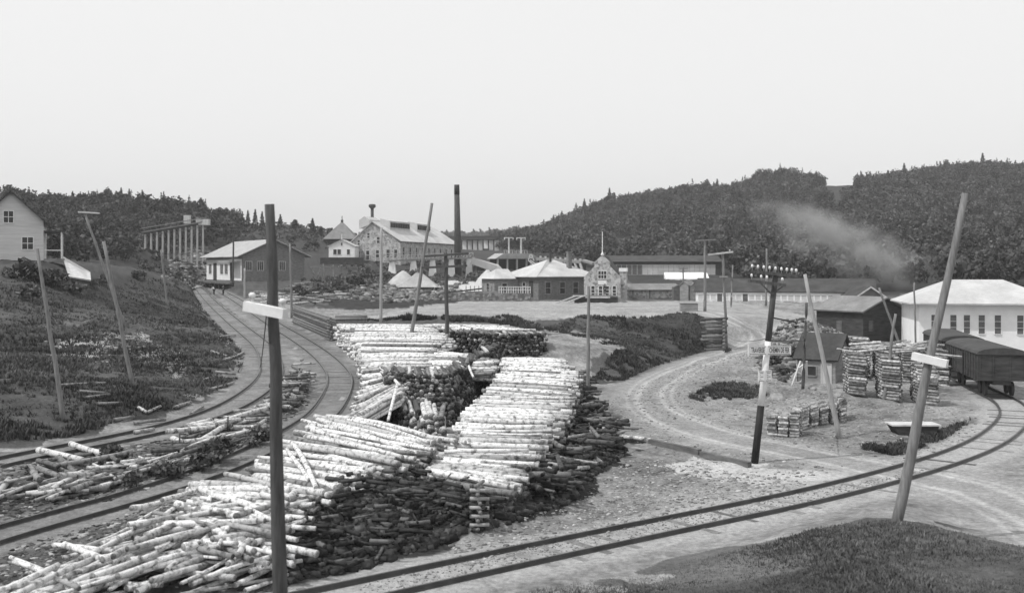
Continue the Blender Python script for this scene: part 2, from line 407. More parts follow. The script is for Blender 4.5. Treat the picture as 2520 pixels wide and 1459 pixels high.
def nearest(L, x, y, chunk=60000):
    A = np.array([(p.x, p.y, p.z) for p in L])
    d = np.full(len(x), 1e9); idx = np.zeros(len(x), int)
    m = (x > A[:, 0].min() - 8) & (x < A[:, 0].max() + 8) & (y > A[:, 1].min() - 8) & (y < A[:, 1].max() + 8)
    ii = np.nonzero(m)[0]
    for i in range(0, len(ii), chunk):
        j = ii[i:i + chunk]
        dd = (x[j, None] - A[None, :, 0]) ** 2 + (y[j, None] - A[None, :, 1]) ** 2
        k = dd.argmin(1); d[j] = np.sqrt(dd[np.arange(len(j)), k]); idx[j] = k
    return d, A[idx, 2], idx
def sstep(a, b, x):
    t = np.clip((x - a) / (b - a), 0, 1); return t * t * (3 - 2 * t)
def ground_np(x, y, want=False):
    x = np.atleast_1d(np.asarray(x, float)); y = np.atleast_1d(np.asarray(y, float))
    z = rbf(x, y)
    r = np.hypot(x, y)
    z = z + (fbm(x * 0.9, y * 0.9, 3, 3) - 0.5) * 0.16 * np.clip(r / 30, 0.6, 3)
    info = []
    d, rz, k = nearest(ROAD1, x, y); info.append((d, k))
    near = np.nonzero(d < 5)[0]
    RA = np.array([(p.x, p.y, p.z) for p in ROAD1])
    for i in range(0, len(near), 40000):           # where two legs of the road pass each other their heights blend
        j = near[i:i + 40000]
        wd = 1 / ((x[j, None] - RA[None, :, 0]) ** 2 + (y[j, None] - RA[None, :, 1]) ** 2 + 0.6) ** 2.5
        rz[j] = (wd * RA[None, :, 2]).sum(1) / wd.sum(1)
    w = 1 - sstep(1.9, 4.2, d); z = z * (1 - w) + rz * w
    for L in (LA, LB, LC):
        d, rz, k = nearest(L, x, y); info.append((d, k))
        w = 1 - sstep(1.6, 3.4, d); z = z * (1 - w) + (rz + 0.004) * w
    return (z, info) if want else z
def gz(x, y): return float(ground_np([x], [y])[0])
def on(px, py, y0=14.0, y1=420.0):
    """where the sight line through a measured point meets the ground"""
    Y = np.exp(np.linspace(math.log(y0), math.log(y1), 900))
    X = (px - CX) / F * Y; Z = CH - (py - HY) / F * Y
    g = ground_np(X, Y)
    k = np.nonzero(Z < g)[0]
    i = k[0] if len(k) else len(Y) - 1
    return Vector((X[i], Y[i], g[i]))

# ------------------------------------------------------------------ the ground, one sheet
def in_poly(x, y, poly):
    c = np.zeros(len(x), bool); n = len(poly)
    for i in range(n):
        x1, y1 = poly[i]; x2, y2 = poly[i - 1]
        k = (y1 > y) != (y2 > y)
        c ^= k & (x < (x2 - x1) * (y - y1) / ((y2 - y1) if abs(y2 - y1) > 1e-9 else 1e-9) + x1)
    return c
def gpoly(lst): return [(p.x, p.y) for p in (on(*q) for q in lst)]

OUTCROP = [(1495, 602), (1520, 585), (1556, 592), (1562, 608), (1530, 640), (1505, 645), (1512, 618)]
NOTCH = [(2044, 470), (2060, 470), (2060, 492), (2066, 508), (2054, 526), (2042, 524), (2050, 502), (2046, 485)]
def build_ground():
    th = np.concatenate([np.radians(np.linspace(-29, 29, 960)), np.radians(np.linspace(29.7, 330.3, 200))])
    rr = np.concatenate([np.exp(np.linspace(math.log(0.3), math.log(18), 60))[:-1], np.exp(np.linspace(math.log(18), math.log(130), 560))[:-1], np.exp(np.linspace(math.log(130), math.log(700), 150))[:-1], np.exp(np.linspace(math.log(700), math.log(4500), 40))])
    T, RR = np.meshgrid(th, rr)
    X, Y = (RR * np.sin(T)).ravel(), (RR * np.cos(T)).ravel()
    Z, info = ground_np(X, Y, True)
    nt, nr = len(th), len(rr)
    # what the ground is made of, as a plain albedo map over the site
    n1 = fbm(X * 0.35, Y * 0.35, 1); n2 = fbm(X * 1.7, Y * 1.7, 5); n3 = fbm(X * 0.08, Y * 0.08, 9)
    n4 = fbm(X * 4.5, Y * 4.5, 15, 2)
    alb = 0.215 + (n1 - 0.5) * 0.24 + (n2 - 0.5) * 0.16 + (n4 - 0.5) * 0.14
    wx = X + (vnoise(X * 0.9, Y * 0.9, 21) - 0.5) * 2.4; wy = Y + (vnoise(X * 0.9, Y * 0.9, 22) - 0.5) * 2.4
    grass = 0.06 + (n1 - 0.5) * 0.07 + (n2 - 0.5) * 0.05 + (n3 - 0.5) * 0.10
    grass = np.maximum(grass, 0.022)
    A = np.array([(p.y, p.x) for p in LA]); A = A[A[:, 0].argsort()]
    xa = np.interp(wy, A[:, 0], A[:, 1])
    left = (wx < xa - 2.4)
    alb = np.where(left, grass, alb)
    # bare earth bank on the left slope
    for pl, v in ((gpoly([(250, 830), (330, 815), (400, 850), (440, 880), (360, 872), (300, 850), (230, 895), (150, 880), (130, 840)]), 0.29), (gpoly([(320, 860), (420, 880), (470, 930), (400, 910)]), 0.24), (gpoly([(90, 790), (180, 785), (200, 800), (110, 812)]), 0.11)):
        alb = np.where(in_poly(wx, wy, pl), v + (n2 - 0.5) * 0.12, alb)
    strip = gpoly([(-250, 1060), (60, 1120), (400, 1065), (560, 1028), (640, 985), (690, 930), (745, 900), (775, 950), (740, 1030), (640, 1100), (480, 1170), (300, 1232), (60, 1290), (-250, 1380)])
    alb = np.where(in_poly(wx, wy, strip), 0.085 + (n1 - 0.5) * 0.1 + (n2 - 0.5) * 0.12, alb)
    low = gpoly([(-250, 1390), (60, 1335), (300, 1265), (480, 1205), (640, 1150), (720, 1240), (720, 1500), (-250, 1600)])
    alb = np.where(in_poly(wx, wy, low), 0.065 + (n1 - 0.5) * 0.1 + (n2 - 0.5) * 0.1, alb)
    far = Y > 175
    alb = np.where(far & ~left, 0.10 + (n1 - 0.5) * 0.12 + (n2 - 0.5) * 0.08, alb)
    alb = np.where(far & ~left & (X < -24), 0.07 + (n1 - 0.5) * 0.07 + (n2 - 0.5) * 0.07, alb)
    alb = np.where((Y > 235), 0.05 + (n1 - 0.5) * 0.03, alb)
    gpx, gpy = CX + F * X / np.maximum(Y, 1), HY + F * (CH - Z) / np.maximum(Y, 1)
    hill = (Y > 235) & (Y < 640)
    for pl in (OUTCROP, NOTCH): alb = np.where(hill & in_poly(gpx, gpy, pl), 0.30 + (n1 - 0.5) * 0.3 + (n2 - 0.5) * 0.2, alb)
    alb = np.where((Y > 182) & (X > 24), 0.045 + (n1 - 0.5) * 0.03, alb)
    # grass on the slope below the terrace
    slope = gpoly([(1300, 800), (1420, 778), (1530, 783), (1640, 776), (1745, 776), (1760, 860), (1715, 885), (1650, 915), (1560, 940), (1450, 935), (1500, 880), (1560, 862), (1500, 835), (1400, 815)])
    alb = np.where(in_poly(wx, wy, slope), grass + 0.01, alb)
    for pl in (gpoly([(840, 790), (1000, 776), (1250, 776), (1330, 800), (1330, 830), (1100, 800), (900, 800)]), gpoly([(690, 745), (720, 712), (800, 712), (870, 722), (1100, 728), (1140, 740), (1130, 748), (1000, 757), (880, 762), (780, 760)]), gpoly([(1700, 960), (1760, 945), (1850, 948), (1870, 968), (1790, 975), (1720, 978)]), gpoly([(2140, 1100), (2230, 1090), (2330, 1085), (2380, 1100), (2300, 1112), (2180, 1120)]), gpoly([(2380, 1020), (2440, 1030), (2420, 1060), (2360, 1050)]), gpoly([(1130, 735), (1400, 738), (1400, 752), (1150, 748)])):
        alb = np.where(in_poly(wx, wy, pl), grass * 1.35 + 0.02, alb)
    mound = gpoly([(1420, 1500), (1620, 1400), (1850, 1345), (2060, 1290), (2200, 1278), (2330, 1300), (2640, 1310), (2640, 1600), (1420, 1600)])
    alb = np.where(in_poly(wx, wy, mound), grass * 1.3 + 0.02 + (n3 - 0.5) * 0.05, alb)
    alb = np.where((Y < 23) | (Y < 25) & (X > 2), grass * 1.2, alb)
    # bark and rotted wood on the bank of the log deck
    band = gpoly([(800, 742), (850, 727), (980, 728), (1110, 734), (1140, 745), (1010, 756), (880, 762), (820, 757)])
    alb = np.where(in_poly(wx, wy, band), 0.03 + (n2 - 0.5) * 0.03, alb)
    bark = gpoly([(640, 1480), (690, 1270), (800, 1200), (900, 1175), (1080, 1170), (1200, 1205), (1300, 1150), (1430, 1000), (1480, 1010), (1535, 1090), (1540, 1130), (1460, 1200), (1400, 1240), (1270, 1290), (1140, 1325), (1000, 1372), (880, 1410), (800, 1480)])
    alb = np.where(in_poly(wx, wy, bark), 0.030 + (n2 - 0.5) * 0.03, alb)
    yard = gpoly([(990, 715), (1090, 690), (1200, 690), (1225, 715), (1140, 722), (1000, 722)])
    alb = np.where(in_poly(wx, wy, yard), 0.5, alb)
    rub = gpoly([(400, 690), (430, 640), (510, 600), (540, 640), (520, 690)])
    alb = np.where(in_poly(wx, wy, rub), 0.13 + (n2 - 0.5) * 0.14, alb)
    # pale trodden ground beside the crossing
    pale = gpoly([(1640, 1145), (1730, 1125), (1860, 1150), (2000, 1160), (2100, 1165), (1950, 1195), (1780, 1190), (1680, 1170)])
    alb = np.where(in_poly(wx, wy, pale), np.maximum(alb, 0.42 + (n2 - 0.5) * 0.2), alb)
    terr = (Y > 105) & (Y < 172) & (X > -14) & (X < 34) & ~in_poly(wx, wy, slope)
    alb = np.where(terr, np.maximum(alb, 0.30 + (n1 - 0.5) * 0.2 + (n2 - 0.5) * 0.08), alb)
    alb = np.where(in_poly(wx, wy, band), 0.03 + (n2 - 0.5) * 0.03, alb)
    # ballast
    for (d, k), v in zip(info[1:], (0.19, 0.18, 0.33)):
        w = 1 - sstep(1.3, 2.1, d + (n2 - 0.5) * 1.2)
        alb = alb * (1 - w) + (v + (n2 - 0.5) * 0.14 + (n1 - 0.5) * 0.1) * w
    # wheel worn road
    d, k = info[0]
    worn = 0.33 + (n2 - 0.5) * 0.12 + (n1 - 0.5) * 0.16 + (n4 - 0.5) * 0.12
    wob = (vnoise(X * 0.22, Y * 0.22, 61) - 0.5) * 0.7
    rut = np.exp(-((d - 0.8 + wob) / 0.20) ** 2) + 0.6 * np.exp(-((d - 1.35 + wob * 0.6) / 0.14) ** 2)
    road = worn * (0.78 + 0.42 * np.clip(rut, 0, 1))
    w = 1 - sstep(1.6, 2.9, d + (n2 - 0.5) * 1.6)
    alb = alb * (1 - w) + road * w
    alb = np.clip(alb, 0.018, 0.62)
    i = np.arange((nr - 1) * nt); a = i // nt; b = i % nt; b2 = (b + 1) % nt
    Q = np.stack([a * nt + b, (a + 1) * nt + b, (a + 1) * nt + b2, a * nt + b2], 1)[:, ::-1]
    m = gmat('ground', 0.66, 1.34, 7.0, 10, 0.9, 0.97, tone='tone', bdist=0.07, fine=0.3)
    g = np_mesh('ground', np.stack([X, Y, Z], 1), Q, 'ground', alb, smooth=True)
    tag(g, kind='structure')
build_ground()

# ------------------------------------------------------------------ railway tracks
def clipY(L, y0, y1): return [p for p in L if y0 <= p.y <= y1]
def railway(line, label, n_single, gap, first_near=True):
    o = line[0]
    root = thing('railway_track', o, label, 'railway track', 'railway tracks')
    tang = [(line[min(i + 1, len(line) - 1)] - line[max(i - 1, 0)]).normalized() for i in range(len(line))]
    side = [Vector((t.y, -t.x, 0)).normalized() for t in tang]
    for s in (-1, 1):
        m = MB(); v, f = [], []
        for p, sd in zip(line, side):
            c = p + sd * (0.7175 * s)
            for a, h in ((-0.065, 0.0), (-0.018, 0.03), (-0.018, 0.095), (-0.034, 0.108), (-0.034, 0.145), (0.034, 0.145), (0.034, 0.108), (0.018, 0.095), (0.018, 0.03), (0.065, 0.0)):
                v.append(c + sd * a + Vector((0, 0, h)))
        k = 10
        for i in range(len(line) - 1):
            for j in range(k - 1): f.append((i * k + j, i * k + j + 1, (i + 1) * k + j + 1, (i + 1) * k + j))
        f.append(tuple(range(k))); f.append(tuple((len(line) - 1) * k + j for j in range(k - 1, -1, -1)))
        m.add(v, f); m.build('rail', 'rail', root)
    pts = []
    acc = 0
    for i in range(1, len(line)):
        acc += (line[i] - line[i - 1]).length
        if acc >= gap: pts.append(i); acc = 0
    singles = set(sorted(pts, key=lambda i: line[i].y)[:n_single])
    rest = MB()
    for i in pts:
        p, sd, t = line[i], side[i], tang[i]
        m = MB() if i in singles else rest
        w = R.uniform(0.10, 0.14); l = R.uniform(1.18, 1.4); tn = R.uniform(0.7, 1.6); top = R.uniform(-0.035, 0.024)
        off = R.uniform(-0.12, 0.12)
        q = []
        for zz in (-0.16, top):
            for a, b in ((-l + off, -w), (l + off, -w), (l + off, w), (-l + off, w)):
                q.append(p + sd * a + t * b + Vector((0, 0, zz)))
        m.add(q, [(0, 3, 2, 1), (4, 5, 6, 7), (0, 1, 5, 4), (1, 2, 6, 5), (2, 3, 7, 6), (3, 0, 4, 7)], 0, tn)
        if i in singles: m.build('sleeper', 'sleeper', root)
    if rest.v:
        tag(rest.build('sleepers', 'sleeper', root), kind='stuff')
    return root
railway(clipY(LC, 18, 90), 'single railway track crossing the road in the right foreground and bending away behind the sheds', 100, 0.62)
railway(clipY(LB, 30, 200), 'curved railway track running closest beside the white log piles', 100, 0.62)
railway(clipY(LA, 40, 215), 'curved railway track along the foot of the dark grassy hillside', 100, 0.62)

# ------------------------------------------------------------------ logs
LOGS = []       # (p, q, radius, tone, score, label, group)
def add_log(p, q, r, tone, score, key): LOGS.append((Vector(p), Vector(q), r, tone, score, key))
def score_of(p, q, r):
    c = (p + q) / 2
    return (q - p).length * r / max(5.0, c.y) ** 2
LG = {
 'deck': ('pale barked log in the long rick beside the open yard', 'logs of the long central rick'),
 'slope': ('pale barked log in the slanting pile beside the bend of the nearer curved track', 'logs beside the curved track'),
 'jumble': ('pale barked log thrown in the loose heap at the bottom left of the view', 'logs in the loose near heap'),
 'low': ('pale barked log in the low pile just behind the loose near heap', 'logs in the low near pile'),
 'ends': ('pulpwood log in the middle pile whose dark cut ends face the viewer', 'logs with ends towards the viewer'),
 'mid': ('pale barked log in the pile between the curved track and the dark log ends', 'logs of the inner pile'),
 'back': ('pale barked log in the rearmost white pile below the log crib wall', 'logs of the rear pile'),
 'slab': ('weathered log lying on the strip between the two curved tracks', 'weathered logs between the tracks'),
 'spill': ('dark log spilled down the right flank of the long rick', 'logs spilled beside the long rick'),
  'yardwood': ('weathered log on the rough ground before the freight house', 'weathered logs by the freight house'),
 'hill': ('grey fallen pole lying in the grass of the left hillside', 'fallen poles on the hillside'),
}
def white(): return R.choice([1.0, 1.0, 1.05, 0.95, 0.85, 0.9, 0.65, 1.12, 0.42, 1.0, 0.75, 0.3])
def rick(L, Rr, key, levels, dstep=0.2, jit=0.12, rr=(0.075, 0.125), zfac=0.16, ang=0.04, dark=0.0, S=None, zdrop=None):
    """logs side by side from the left-end points L to the right-end points Rr (tops), piled downwards"""
    if S is None:
        S = sum((L[i + 1] - L[i]).length for i in range(len(L) - 1)) * 0.5 + sum((Rr[i + 1] - Rr[i]).length for i in range(len(Rr) - 1)) * 0.5
    n = int(S / dstep)
    for lev in range(levels):
        for i in range(n):
            t = (i + 0.5 * (lev % 2) + R.uniform(-0.25, 0.25)) / n
            p, q = interp_list(L, t), interp_list(Rr, t)
            d = (q - p).normalized()
            a = R.gauss(0, ang * (1.6 if lev == 0 else 0.6))
            k = R.uniform(-jit, jit)
            cen = (p + q) / 2 + d * k * 2
            half = (q - p) / 2 * R.uniform(0.9, 1.04)
            half = Matrix.Rotation(a, 3, 'Z') @ half
            r = R.uniform(*rr) * (1.15 if R.random() < 0.12 else 1)
            dz = -lev * zfac + (R.uniform(-0.03, 0.05) if lev else R.uniform(-0.08, 0.12))
            P, Q = cen - half + Vector((0, 0, dz)), cen + half + Vector((0, 0, dz + R.uniform(-0.06, 0.06)))
            tn = white() if R.random() > dark else R.uniform(0.12, 0.4)
            if lev >= 2 and key in ('deck', 'slope'): tn *= R.uniform(.2, .6)      # shade on the lower courses is put into their tone
            sc = score_of(P, Q, r)
            add_log(P, Q, r, tn, sc if lev == 0 else sc * 0.05, key)
def ends_rick(base, depth, levels, key, back=0.12, rr=(0.09, 0.15), dark=0.5, h=0.2, dirn=(0, 1, 0), step=0.27):
    S = sum((base[i + 1] - base[i]).length for i in range(len(base) - 1))
    n = int(S / step); D = Vector(dirn).normalized()
    for lev in range(levels):
        for i in range(n):
            t = (i + 0.5 * (lev % 2) + R.uniform(-0.2, 0.2)) / n
            p = interp_list(base, t) + D * (lev * back + R.uniform(-0.25, 0.35)) + Vector((0, 0, 0.1 + lev * h + R.uniform(-0.05, 0.05)))
            d = (D + Vector((R.gauss(0, .06), 0, R.gauss(0, .03)))).normalized()
            q = p + d * depth * R.uniform(0.85, 1.05)
            r = R.uniform(*rr)
            tn = R.uniform(0.08, 0.32) if R.random() < dark else white() * .8  # the dark share carries the shade of the end face in its tone
            add_log(p, q, r, tn, score_of(p, q, r) * 0.5, key)
def jumble(poly, n, key, angs, length, zfun, rr, tones, zj=0.15):
    xs = [p[0] for p in poly]; ys = [p[1] for p in poly]; c = 0; tries = 0
    while c < n:
        px, py = R.uniform(min(xs), max(xs)), R.uniform(min(ys), max(ys))
        if not in_poly(np.array([px]), np.array([py]), poly)[0]: continue
        tries += 1
        if tries > n * 12: break
        g = zfun(px, py)
        a = math.radians(R.choice(angs) + R.gauss(0, 12))
        l = R.uniform(*length) * R.choice([1, 1, .6, .8])
        d = Vector((math.cos(a), math.sin(a), R.gauss(0, 0.05)))
        ex = np.array([g.x - d.x * l / 2, g.x, g.x + d.x * l / 2]); ey = np.array([g.y - d.y * l / 2, g.y, g.y + d.y * l / 2])
        if min(nearest(LA, ex, ey)[0].min(), nearest(LB, ex, ey)[0].min(), nearest(LC, ex, ey)[0].min()) < 1.35: continue
        r = R.uniform(*rr)
        ce = g + Vector((0, 0, r + R.uniform(0, zj)))
        p, q = ce - d * l / 2, ce + d * l / 2
        # lie along the ground
        gp, gq = gz(p.x, p.y), gz(q.x, q.y)
        p.z = max(p.z, gp + r * 0.6); q.z = max(q.z, gq + r * 0.6)
        c += 1
        add_log(p, q, r, tones(), score_of(p, q, r), key)
def zz(lst): return [atz(*p) for p in lst]
# long central rick
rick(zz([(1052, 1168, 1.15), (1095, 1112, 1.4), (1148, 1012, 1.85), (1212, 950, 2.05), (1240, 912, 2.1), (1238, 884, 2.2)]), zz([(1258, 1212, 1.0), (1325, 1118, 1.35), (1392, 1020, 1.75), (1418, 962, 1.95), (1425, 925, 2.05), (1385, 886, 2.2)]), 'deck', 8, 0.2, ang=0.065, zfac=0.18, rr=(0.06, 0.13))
# slanting pile beside the bend
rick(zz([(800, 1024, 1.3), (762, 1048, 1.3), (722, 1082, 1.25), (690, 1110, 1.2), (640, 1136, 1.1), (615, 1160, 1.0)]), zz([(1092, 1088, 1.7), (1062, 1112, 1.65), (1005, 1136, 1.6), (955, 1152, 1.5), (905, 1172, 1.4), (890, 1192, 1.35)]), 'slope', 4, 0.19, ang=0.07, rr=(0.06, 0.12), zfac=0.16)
# low near pile
rick(zz([(505, 1180, .85), (486, 1208, .85), (500, 1248, .85)]), zz([(740, 1205, 1.25), (790, 1228, 1.25), (720, 1262, 1.2)]), 'low', 2, 0.26, ang=0.18, rr=(0.08, 0.14), zfac=0.17)
rick(zz([(640, 1168, 1.05), (650, 1195, 1.1)]), zz([(860, 1192, 1.4), (800, 1228, 1.4)]), 'low', 2, 0.26, ang=0.15, rr=(0.08, 0.13))
# inner pile by the track
rick(zz([(868, 1036, 1.2), (872, 1000, 1.4), (890, 962, 1.6), (898, 925, 1.75), (890, 905, 1.85)]), zz([(985, 968, 1.9), (990, 948, 1.95), (1005, 930, 2.0), (1040, 912, 2.0), (1060, 900, 2.0)]), 'mid', 4, 0.215, ang=0.06)
rick(zz([(895, 908, 1.9), (888, 888, 2.0), (885, 868, 2.1)]), zz([(1060, 905, 2.05), (1070, 886, 2.1), (1080, 868, 2.2)]), 'mid', 5, 0.22, ang=0.04)
rick(zz([(1050, 905, 2.05), (1062, 886, 2.1), (1075, 868, 2.2)]), zz([(1215, 905, 2.15), (1225, 890, 2.15), (1120, 872, 2.2)]), 'mid', 5, 0.22, ang=0.04)
# cut ends towards the viewer
ends_rick([on(950, 1040), on(1040, 1052), on(1115, 1048), on(1170, 995), on(1242, 940)], 3.6, 11, 'ends', back=0.24, dirn=(-0.12, 1, 0.0), h=0.2, dark=0.8)
ends_rick([on(985, 1062), on(1050, 1078), on(1095, 1085)], 2.6, 4, 'ends', back=0.3, dirn=(-0.1, 1, 0.12), h=0.2, dark=0.2)
# rear pile
rick(zz([(905, 880, 2.0), (888, 850, 2.3), (868, 828, 2.6), (848, 812, 2.75), (835, 800, 2.85)]), zz([(1075, 880, 2.1), (1085, 852, 2.45), (1105, 830, 2.75), (1090, 814, 2.85), (1060, 801, 2.9)]), 'back', 9, 0.24, ang=0.03, rr=(0.09, 0.14), zfac=0.2, jit=0.3)
rick(zz([(1110, 816, 2.85), (1085, 808, 2.9), (1060, 801, 2.95)]), zz([(1305, 815, 2.85), (1262, 808, 2.9), (1215, 801, 2.95)]), 'back', 5, 0.22, ang=0.05, rr=(0.08, 0.13), zfac=0.2, jit=0.3)
ends_rick([atz(1085, 886, 1.0), atz(1190, 893, .95), atz(1270, 895, .95), atz(1352, 889, .95)], 3.6, 10, 'back', back=0.16, dirn=(-0.1, 1, 0), dark=0.85)
# loose near heap
def heap(px, py):
    p = on(px, py)
    t = max(0.0, 1 - abs((px - 400) / 420.0)) * 0.9
    return p + Vector((0, 0, R.uniform(0, 0.2 + t * .55)))
jumble([(130, 1420), (270, 1352), (380, 1292), (500, 1268), (620, 1272), (690, 1300), (690, 1480), (-60, 1500)], 135, 'jumble', [64, 70, 74, 58, 66, -35, 78], (2.0, 3.6), heap, (0.05, 0.09), lambda: R.choice([1, 1, .95, .9, 1.1, .8, .5]))
jumble([(500, 1262), (700, 1245), (700, 1420), (480, 1430), (450, 1330)], 85, 'jumble', [-45, -38, -52, -30, 40], (1.6, 3.2), heap, (0.05, 0.1), lambda: R.choice([1, 1, .95, 1.1, .9, .4]))
# single logs lying on top of the piles
for a, b, za, zb, k in [((718, 1088), (778, 1200), 1.45, 1.5, 'slope'), ((705, 1105), (762, 1180), 1.4, 1.5, 'slope'), ((978, 945), (955, 1035), 2.15, 1.5, 'mid'), ((1150, 890), (1165, 928), 2.3, 2.2, 'ends'), ((935, 905), (985, 950), 2.05, 2.1, 'mid'), ((490, 1325), (640, 1272), .95, 1.15, 'jumble')]:
    p, q = atz(*a, za), atz(*b, zb); r = 0.075
    add_log(p, q, r, 1.05, 1, k)
# weathered wood between the two curved tracks
gr = lambda px, py: on(px, py)
jumble([(-40, 1115), (180, 1112), (330, 1125), (300, 1200), (140, 1200), (-40, 1250)], 22, 'slab', [-60, -64, -54, 50, -66], (2.2, 5.0), gr, (0.06, 0.12), lambda: R.choice([.25, .3, .4, .2, .6]), 0.3)
jumble([(140, 1220), (200, 1190), (420, 1130), (560, 1080), (690, 1025), (690, 1060), (560, 1112), (400, 1170), (230, 1215), (150, 1235)], 150, 'slab', [62, 68, 58, 74, 40, -50], (1.0, 3.2), gr, (0.04, 0.10), lambda: R.choice([.8, .7, .6, .4, .3, .2, .9, .15]), 0.35)
jumble([(440, 1080), (560, 1030), (680, 985), (700, 1010), (560, 1075)], 45, 'slab', [66, 74, 50, -40], (1.4, 3.6), gr, (0.05, 0.12), lambda: R.choice([.6, .5, .3, .2, .9]), 0.35)
jumble([(690, 925), (740, 900), (765, 945), (755, 1000), (700, 1030), (690, 980)], 70, 'slab', [30, 20, 40, -60], (1.4, 2.8), gr, (0.06, 0.12), lambda: R.choice([.3, .25, .2, .4, .7]), 0.8)
for a, b in [((545, 1052), (690, 1012)), ((95, 1122), (205, 1152)), ((175, 1106), (265, 1140)), ((480, 1110), (560, 1062)), ((150, 1225), (210, 1200)), ((425, 1095), (470, 1118))]:
    p, q = on(*a), on(*b); add_log(p + Vector((0, 0, .22)), q + Vector((0, 0, .3)), 0.12, 0.85, 1, 'slab')
# spilled down the right flank, mostly in dark tones
def flank(px, py):
    p = on(px, py)
    return p + Vector((0, 0, R.uniform(0, 0.5)))
jumble([(1268, 1215), (1335, 1115), (1405, 1010), (1435, 930), (1470, 1005), (1480, 1060), (1535, 1095), (1530, 1115), (1450, 1150), (1400, 1245), (1310, 1245)], 330, 'spill', [-35, -50, -20, 10, 40, 70, 100], (0.7, 2.0), flank, (0.05, 0.11), lambda: R.choice([.08, .12, .15, .07, .25, .1, .5]), 0.7)
jumble([(720, 1300), (830, 1215), (1000, 1180), (1180, 1220), (1240, 1290), (1130, 1325), (1000, 1372), (880, 1408), (760, 1430)], 120, 'spill', [-35, -50, -20, 10, 40, 70, 100], (0.4, 1.1), flank, (0.03, 0.07), lambda: R.choice([.06, .07, .09, .06, .12, .05, .2]), 0.12)
for a, b, t in [((1530, 1083), (1602, 1092), .9), ((1405, 1090), (1500, 1080), .6), ((1422, 1112), (1480, 1150), .7), ((1415, 915), (1450, 965), .6), ((1400, 1030), (1440, 1040), .3)]:
    p, q = on(*a), on(*b); add_log(p + Vector((0, 0, .14)), q + Vector((0, 0, .14)), 0.11, t, 1, 'spill')
# poles fallen on the hill
for a, b, t in [((340, 1012), (362, 1022), .9), ((362, 1022), (395, 1008), .5), ((150, 955), (260, 950), .35), ((195, 972), (262, 976), .3), ((210, 985), (270, 980), .3), ((330, 1070), (380, 1062), .6), ((330, 1048), (408, 1038), .3), ((470, 1025), (500, 1005), .4), ((430, 1010), (470, 995), .4), ((500, 940), (590, 900), .35), ((540, 905), (600, 882), .4), ((520, 962), (575, 945), .5), ((530, 920), (580, 925), .4), ((520, 870), (560, 880), .5), ((540, 835), (580, 828), .5), ((550, 890), (600, 870), .5), ((240, 1000), (300, 998), .3), ((280, 1040), (330, 1035), .3)]:
    p, q = on(*a), on(*b); add_log(p + Vector((0, 0, .1)), q + Vector((0, 0, .1)), 0.08, t, 1e-4, 'hill')

jumble([(690, 745), (720, 705), (800, 700), (880, 715), (860, 740), (780, 752)], 46, 'yardwood', [10, -20, 35, 70, -50, 0], (2.5, 6.0), gr, (0.10, 0.2), lambda: R.choice([.5, .35, .25, .6, .2]), 0.4)
jumble([(605, 735), (690, 715), (700, 745), (640, 752)], 22, 'yardwood', [10, 25, 40], (3, 6), gr, (0.08, 0.15), lambda: R.choice([.7, .5, .9, .3]), 0.3)
def log_into(m, p, q, r, tn, n=8):
    k = 5 if (q - p).length > 1.5 else 3
    bend = Vector((R.gauss(0, .02), R.gauss(0, .02), R.gauss(0, .02))) * (q - p).length * 0.5
    t0 = R.uniform(0.85, 1.2); t1 = R.uniform(0.7, 1.0)
    pts, rad = [], []
    for i in range(k):
        t = i / (k - 1)
        pts.append(p.lerp(q, t) + bend * math.sin(t * math.pi)); rad.append(r * lerp(t0, t1, t))
    m.tube(pts, rad, n, 0, 1, tn, 0.07)
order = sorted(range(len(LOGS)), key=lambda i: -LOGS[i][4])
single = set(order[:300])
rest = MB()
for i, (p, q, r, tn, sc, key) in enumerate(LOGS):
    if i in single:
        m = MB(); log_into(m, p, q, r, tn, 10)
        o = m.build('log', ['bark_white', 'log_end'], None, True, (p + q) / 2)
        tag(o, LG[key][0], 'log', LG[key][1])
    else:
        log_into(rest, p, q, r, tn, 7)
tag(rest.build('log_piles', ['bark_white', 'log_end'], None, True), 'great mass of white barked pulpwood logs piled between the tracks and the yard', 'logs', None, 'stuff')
print('logs', len(LOGS))

